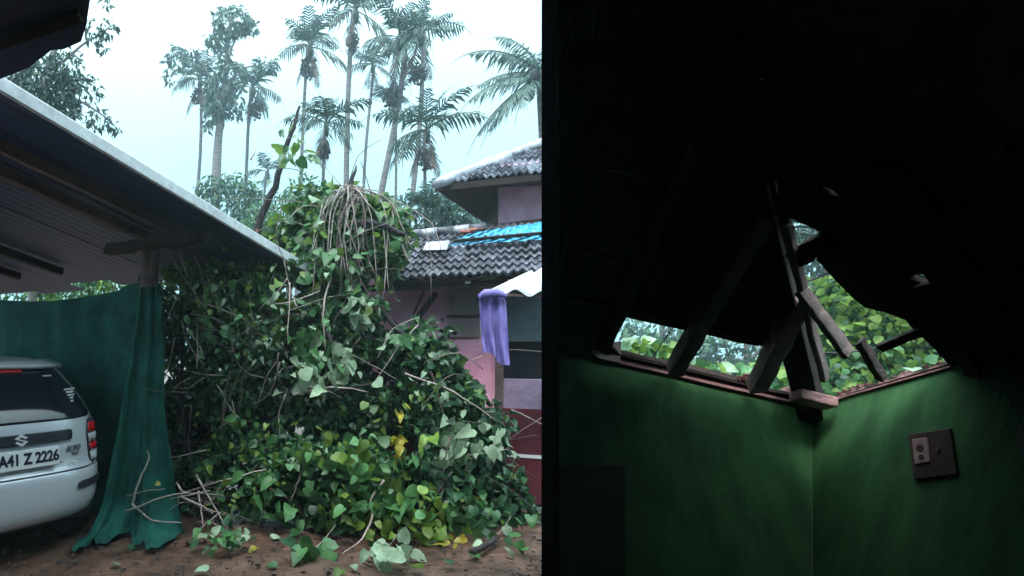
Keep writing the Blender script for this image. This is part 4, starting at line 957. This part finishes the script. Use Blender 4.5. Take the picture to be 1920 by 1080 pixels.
for i in range(46):
    p = at(rnd.gauss(415, 26), rnd.gauss(1010, 16), rnd.uniform(4.35, 4.7)); p.z = max(.015, p.z); L.append(leaf(p, Vector((0, -.6, .8)), rnd.uniform(.04, .1), .3, rnd.choice(['leaf_mid', 'leaf_dark', 'leaf_pale']), .6))
for l in L: leaf_obj(l, sp_)
for a in ([(360, 1010), (400, 1000), (450, 1030)], [(380, 1040), (420, 1010), (470, 1000)], [(400, 975), (430, 1000), (460, 1010)]):
    stem('twig', [onplane(x, y, Vector((0, 0, .03)), Vector((0, 0, 1))) for x, y in a], .006, .003, 'twigbrown', sp_, .005)
for k, (px, py, Y, sz, mt) in enumerate(WALLLEAF): leaf_obj(leaf(at(px, py, Y), Vector((0, -1, .4)), sz, .4, mt), gw if px < 1520 else gw2, 'stray_leaf')
def gnd(px, py): return onplane(px, py, Vector((0, 0, .012)), Vector((0, 0, 1)))
for (px, py, n, ms, size, lab) in ((725, 1045, 22, 'pppp', .12, 'pale cluster of upturned leaves on the mud in front of the heap'), (595, 1040, 10, 'mmd', .15, 'dark green leaf cluster on the mud left of the pale one'), (940, 1012, 5, 'pm', .11, 'few blue green leaves on the mud near the right wall')):
    t = thing('leaf_cluster', gnd(px, py), lab, 'leaf cluster')
    for i in range(n):
        p = gnd(px + rnd.gauss(0, 26), min(1075, py + rnd.gauss(0, 10))) + Vector((0, 0, rnd.uniform(.03, .11)))
        leaf_obj(leaf(p, Vector((rnd.gauss(0, .4), -1, .6)).normalized(), size * rnd.uniform(.8, 1.2), .5, MM[rnd.choice(ms)], .4), t)
    stem('stalk', [gnd(px - 30, py), gnd(px, py) + Vector((0, .03, .05)), gnd(px + 40, py - 18) + Vector((0, .2, .1))], .006, .003, 'twigpale', t, .004)
for (px, py, mt, lab) in ((220, 1058, 'leaf_pale', 'pale leaf lying alone on the mud below the car bumper'), (510, 1012, 'leaf_pale', 'broad pale leaf on the mud just in front of the heap, left of centre'), (480, 1030, 'leaf_yellow', 'yellowed leaf on the mud beside the torn leaf spray'),
        (520, 1062, 'leaf_mid', 'green leaf on the mud left of the dark leaf cluster'), (390, 1072, 'leaf_pale', 'pale leaf at the bottom picture edge below the torn spray'), (660, 1062, 'leaf_pale', 'small pale leaf on the mud between the dark and pale clusters'),
        (775, 1062, 'leaf_light', 'yellow green leaf at the right foot of the pale cluster'), (880, 1040, 'leaf_mid', 'green leaf touching the left end of the rotten stick'), (905, 1022, 'leaf_pale', 'pale scrap of leaf just behind the rotten stick'),
        (960, 1050, 'leaf_pale', 'pale leaf on bare mud at the far right corner'), (285, 1000, 'leaf_pale', 'tiny pale leaf at the foot of the green cloth'), (240, 1030, 'leaf_dark', 'dark leaf on the mud between car and bare branch'),
        (850, 1058, 'leaf_dark', 'dark leaf on the mud in front of the rotten stick'), (985, 1035, 'leaf_mid', 'green leaf on the mud close to the black partition'), (560, 1000, 'leaf_mid', 'green leaf half under the front of the heap'), (640, 1072, 'leaf_light', 'yellow green leaf at the bottom picture edge near its middle')):
    p = gnd(px, py) + Vector((0, 0, .012))
    o = leaf_obj((p, frame(Vector((rnd.uniform(-1, 1), rnd.uniform(-1, 1), .05)), Vector((rnd.gauss(0, .2), rnd.gauss(0, .2) - .3, 1))), rnd.uniform(.07, .11), mt), None, 'fallen_leaf')
    setp(o, lab, 'leaf', 'leaves dropped singly on the mud')
stick = stem('stick', [gnd(885, 1042) + Vector((0, 0, .02)), gnd(910, 1030) + Vector((0, 0, .03)), gnd(932, 1014) + Vector((0, 0, .03))], .028, .02, 'barkdark', None, .004, 8)
setp(stick, 'short dark rotten stick on the mud at the right', 'stick')
lit = MB()
for i in range(420):
    p = gnd(rnd.uniform(-40, 1040), rnd.uniform(985, 1110)); q = Matrix.Rotation(rnd.uniform(0, 6.3), 3, 'Z'); s = rnd.uniform(.006, .022)
    d1, d2 = q @ Vector((s, 0, 0)), q @ Vector((0, s * rnd.uniform(.15, .7), 0))
    lit.box(p + Vector((0, 0, s * .15 - .008)), d1, d2, Vector((0, 0, s * .25)))
for i in range(160):
    p = gnd(rnd.uniform(-40, 1040), rnd.uniform(985, 1110)); s = rnd.uniform(.008, .03); q = rv().to_track_quat('Z', 'Y').to_matrix()
    lit.add([p + q @ Vector(v) * s * rnd.uniform(.6, 1.1) for v in ((1, 0, 0), (-1, 0, 0), (0, 1, 0), (0, -1, 0), (0, 0, .7), (0, 0, -.7))], [(0, 2, 4), (2, 1, 4), (1, 3, 4), (3, 0, 4), (2, 0, 5), (1, 2, 5), (3, 1, 5), (0, 3, 5)])
for i in range(90):
    p = gnd(rnd.uniform(150, 1040), rnd.uniform(975, 1100)); a_ = rnd.uniform(0, 6.3); l_ = rnd.uniform(.04, .16)
    lit.tube([p, p + Vector((math.cos(a_) * l_, math.sin(a_) * l_, .006)), p + Vector((math.cos(a_ + .3) * l_ * 1.8, math.sin(a_ + .3) * l_ * 1.8, 0))], .003, 4)
setp(obj('litter', lit, M['twigbrown']), 'scattered bits of twig and soil crumbs over the wet mud', 'litter', kind='stuff')

# ------------------------------------------------------------------ what shows through the holes
Y = 6.2
f = at(1640, 700, Y); f.z = -.03
L = []
vt = thing('vine_tree', (f.x, f.y, 0), 'bright green vine covered tree just outside the big roof hole', 'tree')
stem('trunk', [f, at(1650, 800, Y), at(1640, 650, Y), at(1600, 520, Y)], .07, .02, 'barkdark', vt, .02, 8)
for (px, py, YY, rx, ry, n, ms) in ((1640, 660, 6.2, 120, 70, 1100, 'mll'), (1575, 600, 6.3, 55, 80, 520, 'lll'), (1720, 690, 6.0, 80, 50, 500, 'mml'), (1550, 545, 6.5, 30, 40, 160, 'l'), (1590, 720, 5.8, 70, 45, 480, 'dml'), (1680, 600, 6.2, 60, 40, 240, 'ml'), (1480, 690, 6.2, 40, 40, 70, 'lm')):
    k = YY / FOC; clump(L, at(px, py, YY), Vector((rx * k, .7, ry * k)), int(n * 1.4), .082, [MM[c] for c in ms + 'd'], .7, 1.1, .2)
HIGH_SHADE = []
for (px, py, YY, rx, ry, n) in ((1760, 420, 6.4, 150, 160, 1100), (1850, 200, 6.6, 180, 160, 900), (1700, 250, 7.2, 90, 120, 450), (1900, 560, 6.2, 120, 140, 600)):
    k = YY / FOC; clump(HIGH_SHADE, at(px, py, YY), Vector((rx * k, .7, ry * k)), n, .17, ['leaf_mid', 'leaf_dark', 'leaf_light'], .8, 1.0, .2)  # high foliage added to keep sky light off the far walls
leaves_mesh('foliage', HIGH_SHADE, vt)
stem('limb', [at(1650, 700, 6.2), at(1740, 480, 6.4), at(1850, 200, 6.6)], .05, .02, 'barkdark', vt, .02, 7)
keep = sorted(range(len(L)), key=lambda i: L[i][0].y - L[i][2] * 3)[:260]; ks = set(keep)
for i in ks: leaf_obj(L[i], vt)
leaves_mesh('foliage', [l for i, l in enumerate(L) if i not in ks], vt)
Y = 5.4
f = at(1200, 700, Y); f.z = -.03
sv = thing('climbing_vine', (f.x, f.y, 0), 'light green creeper seen through the leftmost gaps over the green wall', 'vine')
L = []
for (px, py, rx, ry, n, ms) in ((1185, 655, 50, 24, 70, 'lmp'), (1235, 660, 34, 20, 36, 'lm'), (1305, 690, 30, 16, 26, 'lm'), (1340, 700, 30, 14, 14, 'mp'), (1480, 700, 30, 40, 34, 'lm'), (1370, 690, 30, 16, 8, 'm'), (1200, 720, 70, 30, 60, 'md'), (1400, 735, 70, 26, 60, 'md')):
    k = Y / FOC; clump(L, at(px, py, Y), Vector((rx * k, .3, ry * k)), n, .12, [MM[c] for c in ms], .5, .8)
for l in L: leaf_obj(l, sv)
palm(1560, 560, 1540, 450, 8.5, 90, 9, 'pale palm framed by the upper end of the corner hole', None, 0, 21, nf=14)
palm(1490, 560, 1500, 490, 9.5, 80, 9, 'palm behind the hip rafter, low in the corner hole', None, 0, 22, nf=13)
for px, py, Y, lab in ((1240, 600, 16, 'distant blue green tree behind the leftmost wall gap'), (1400, 650, 14, 'distant dim tree behind the second wall gap'), (1560, 500, 13, 'distant tree behind the palms in the corner hole'), (1720, 520, 9, 'green tree behind the small slit in the roof')):
    f = at(px, py, Y); f.z = -.03; big_ = px > 1500
    tree('tree', lab, 'tree', f, [([f, at(px, py + 20, Y), at(px + 5, py - 60, Y)], .1, .03), ([at(px, py + 30, Y), at(px + 50, py - 20, Y)], .05, .02)],
         [(px, py, Y, 75, 60, 500), (px + 40, py + 60, Y, 50, 50, 260), (px - 40, py + 50, Y, 40, 40, 160)] + ([(px + 30, py - 60, Y, 90, 90, 700)] if big_ else []), ['leaf_blue', 'leaf_soft'], .22)

# the air: fine rain haze that pales the far palms
hz = obj('haze', MB().box((0, 0, 9.4), (112, 0, 0), (0, 112, 0), (0, 0, 10.6)), M['mud'], None, kind='stuff')
hm = bpy.data.materials.new('haze'); hm.use_nodes = True; ht = hm.node_tree; ht.nodes.clear()
ho = ht.nodes.new('ShaderNodeOutputMaterial'); hv = ht.nodes.new('ShaderNodeVolumePrincipled')
hv.inputs['Density'].default_value = HAZE; hv.inputs['Color'].default_value = (.72, .92, 1, 1); hv.inputs['Anisotropy'].default_value = .3
ht.links.new(hv.outputs[0], ho.inputs['Volume']); hz.data.materials.clear(); hz.data.materials.append(hm)
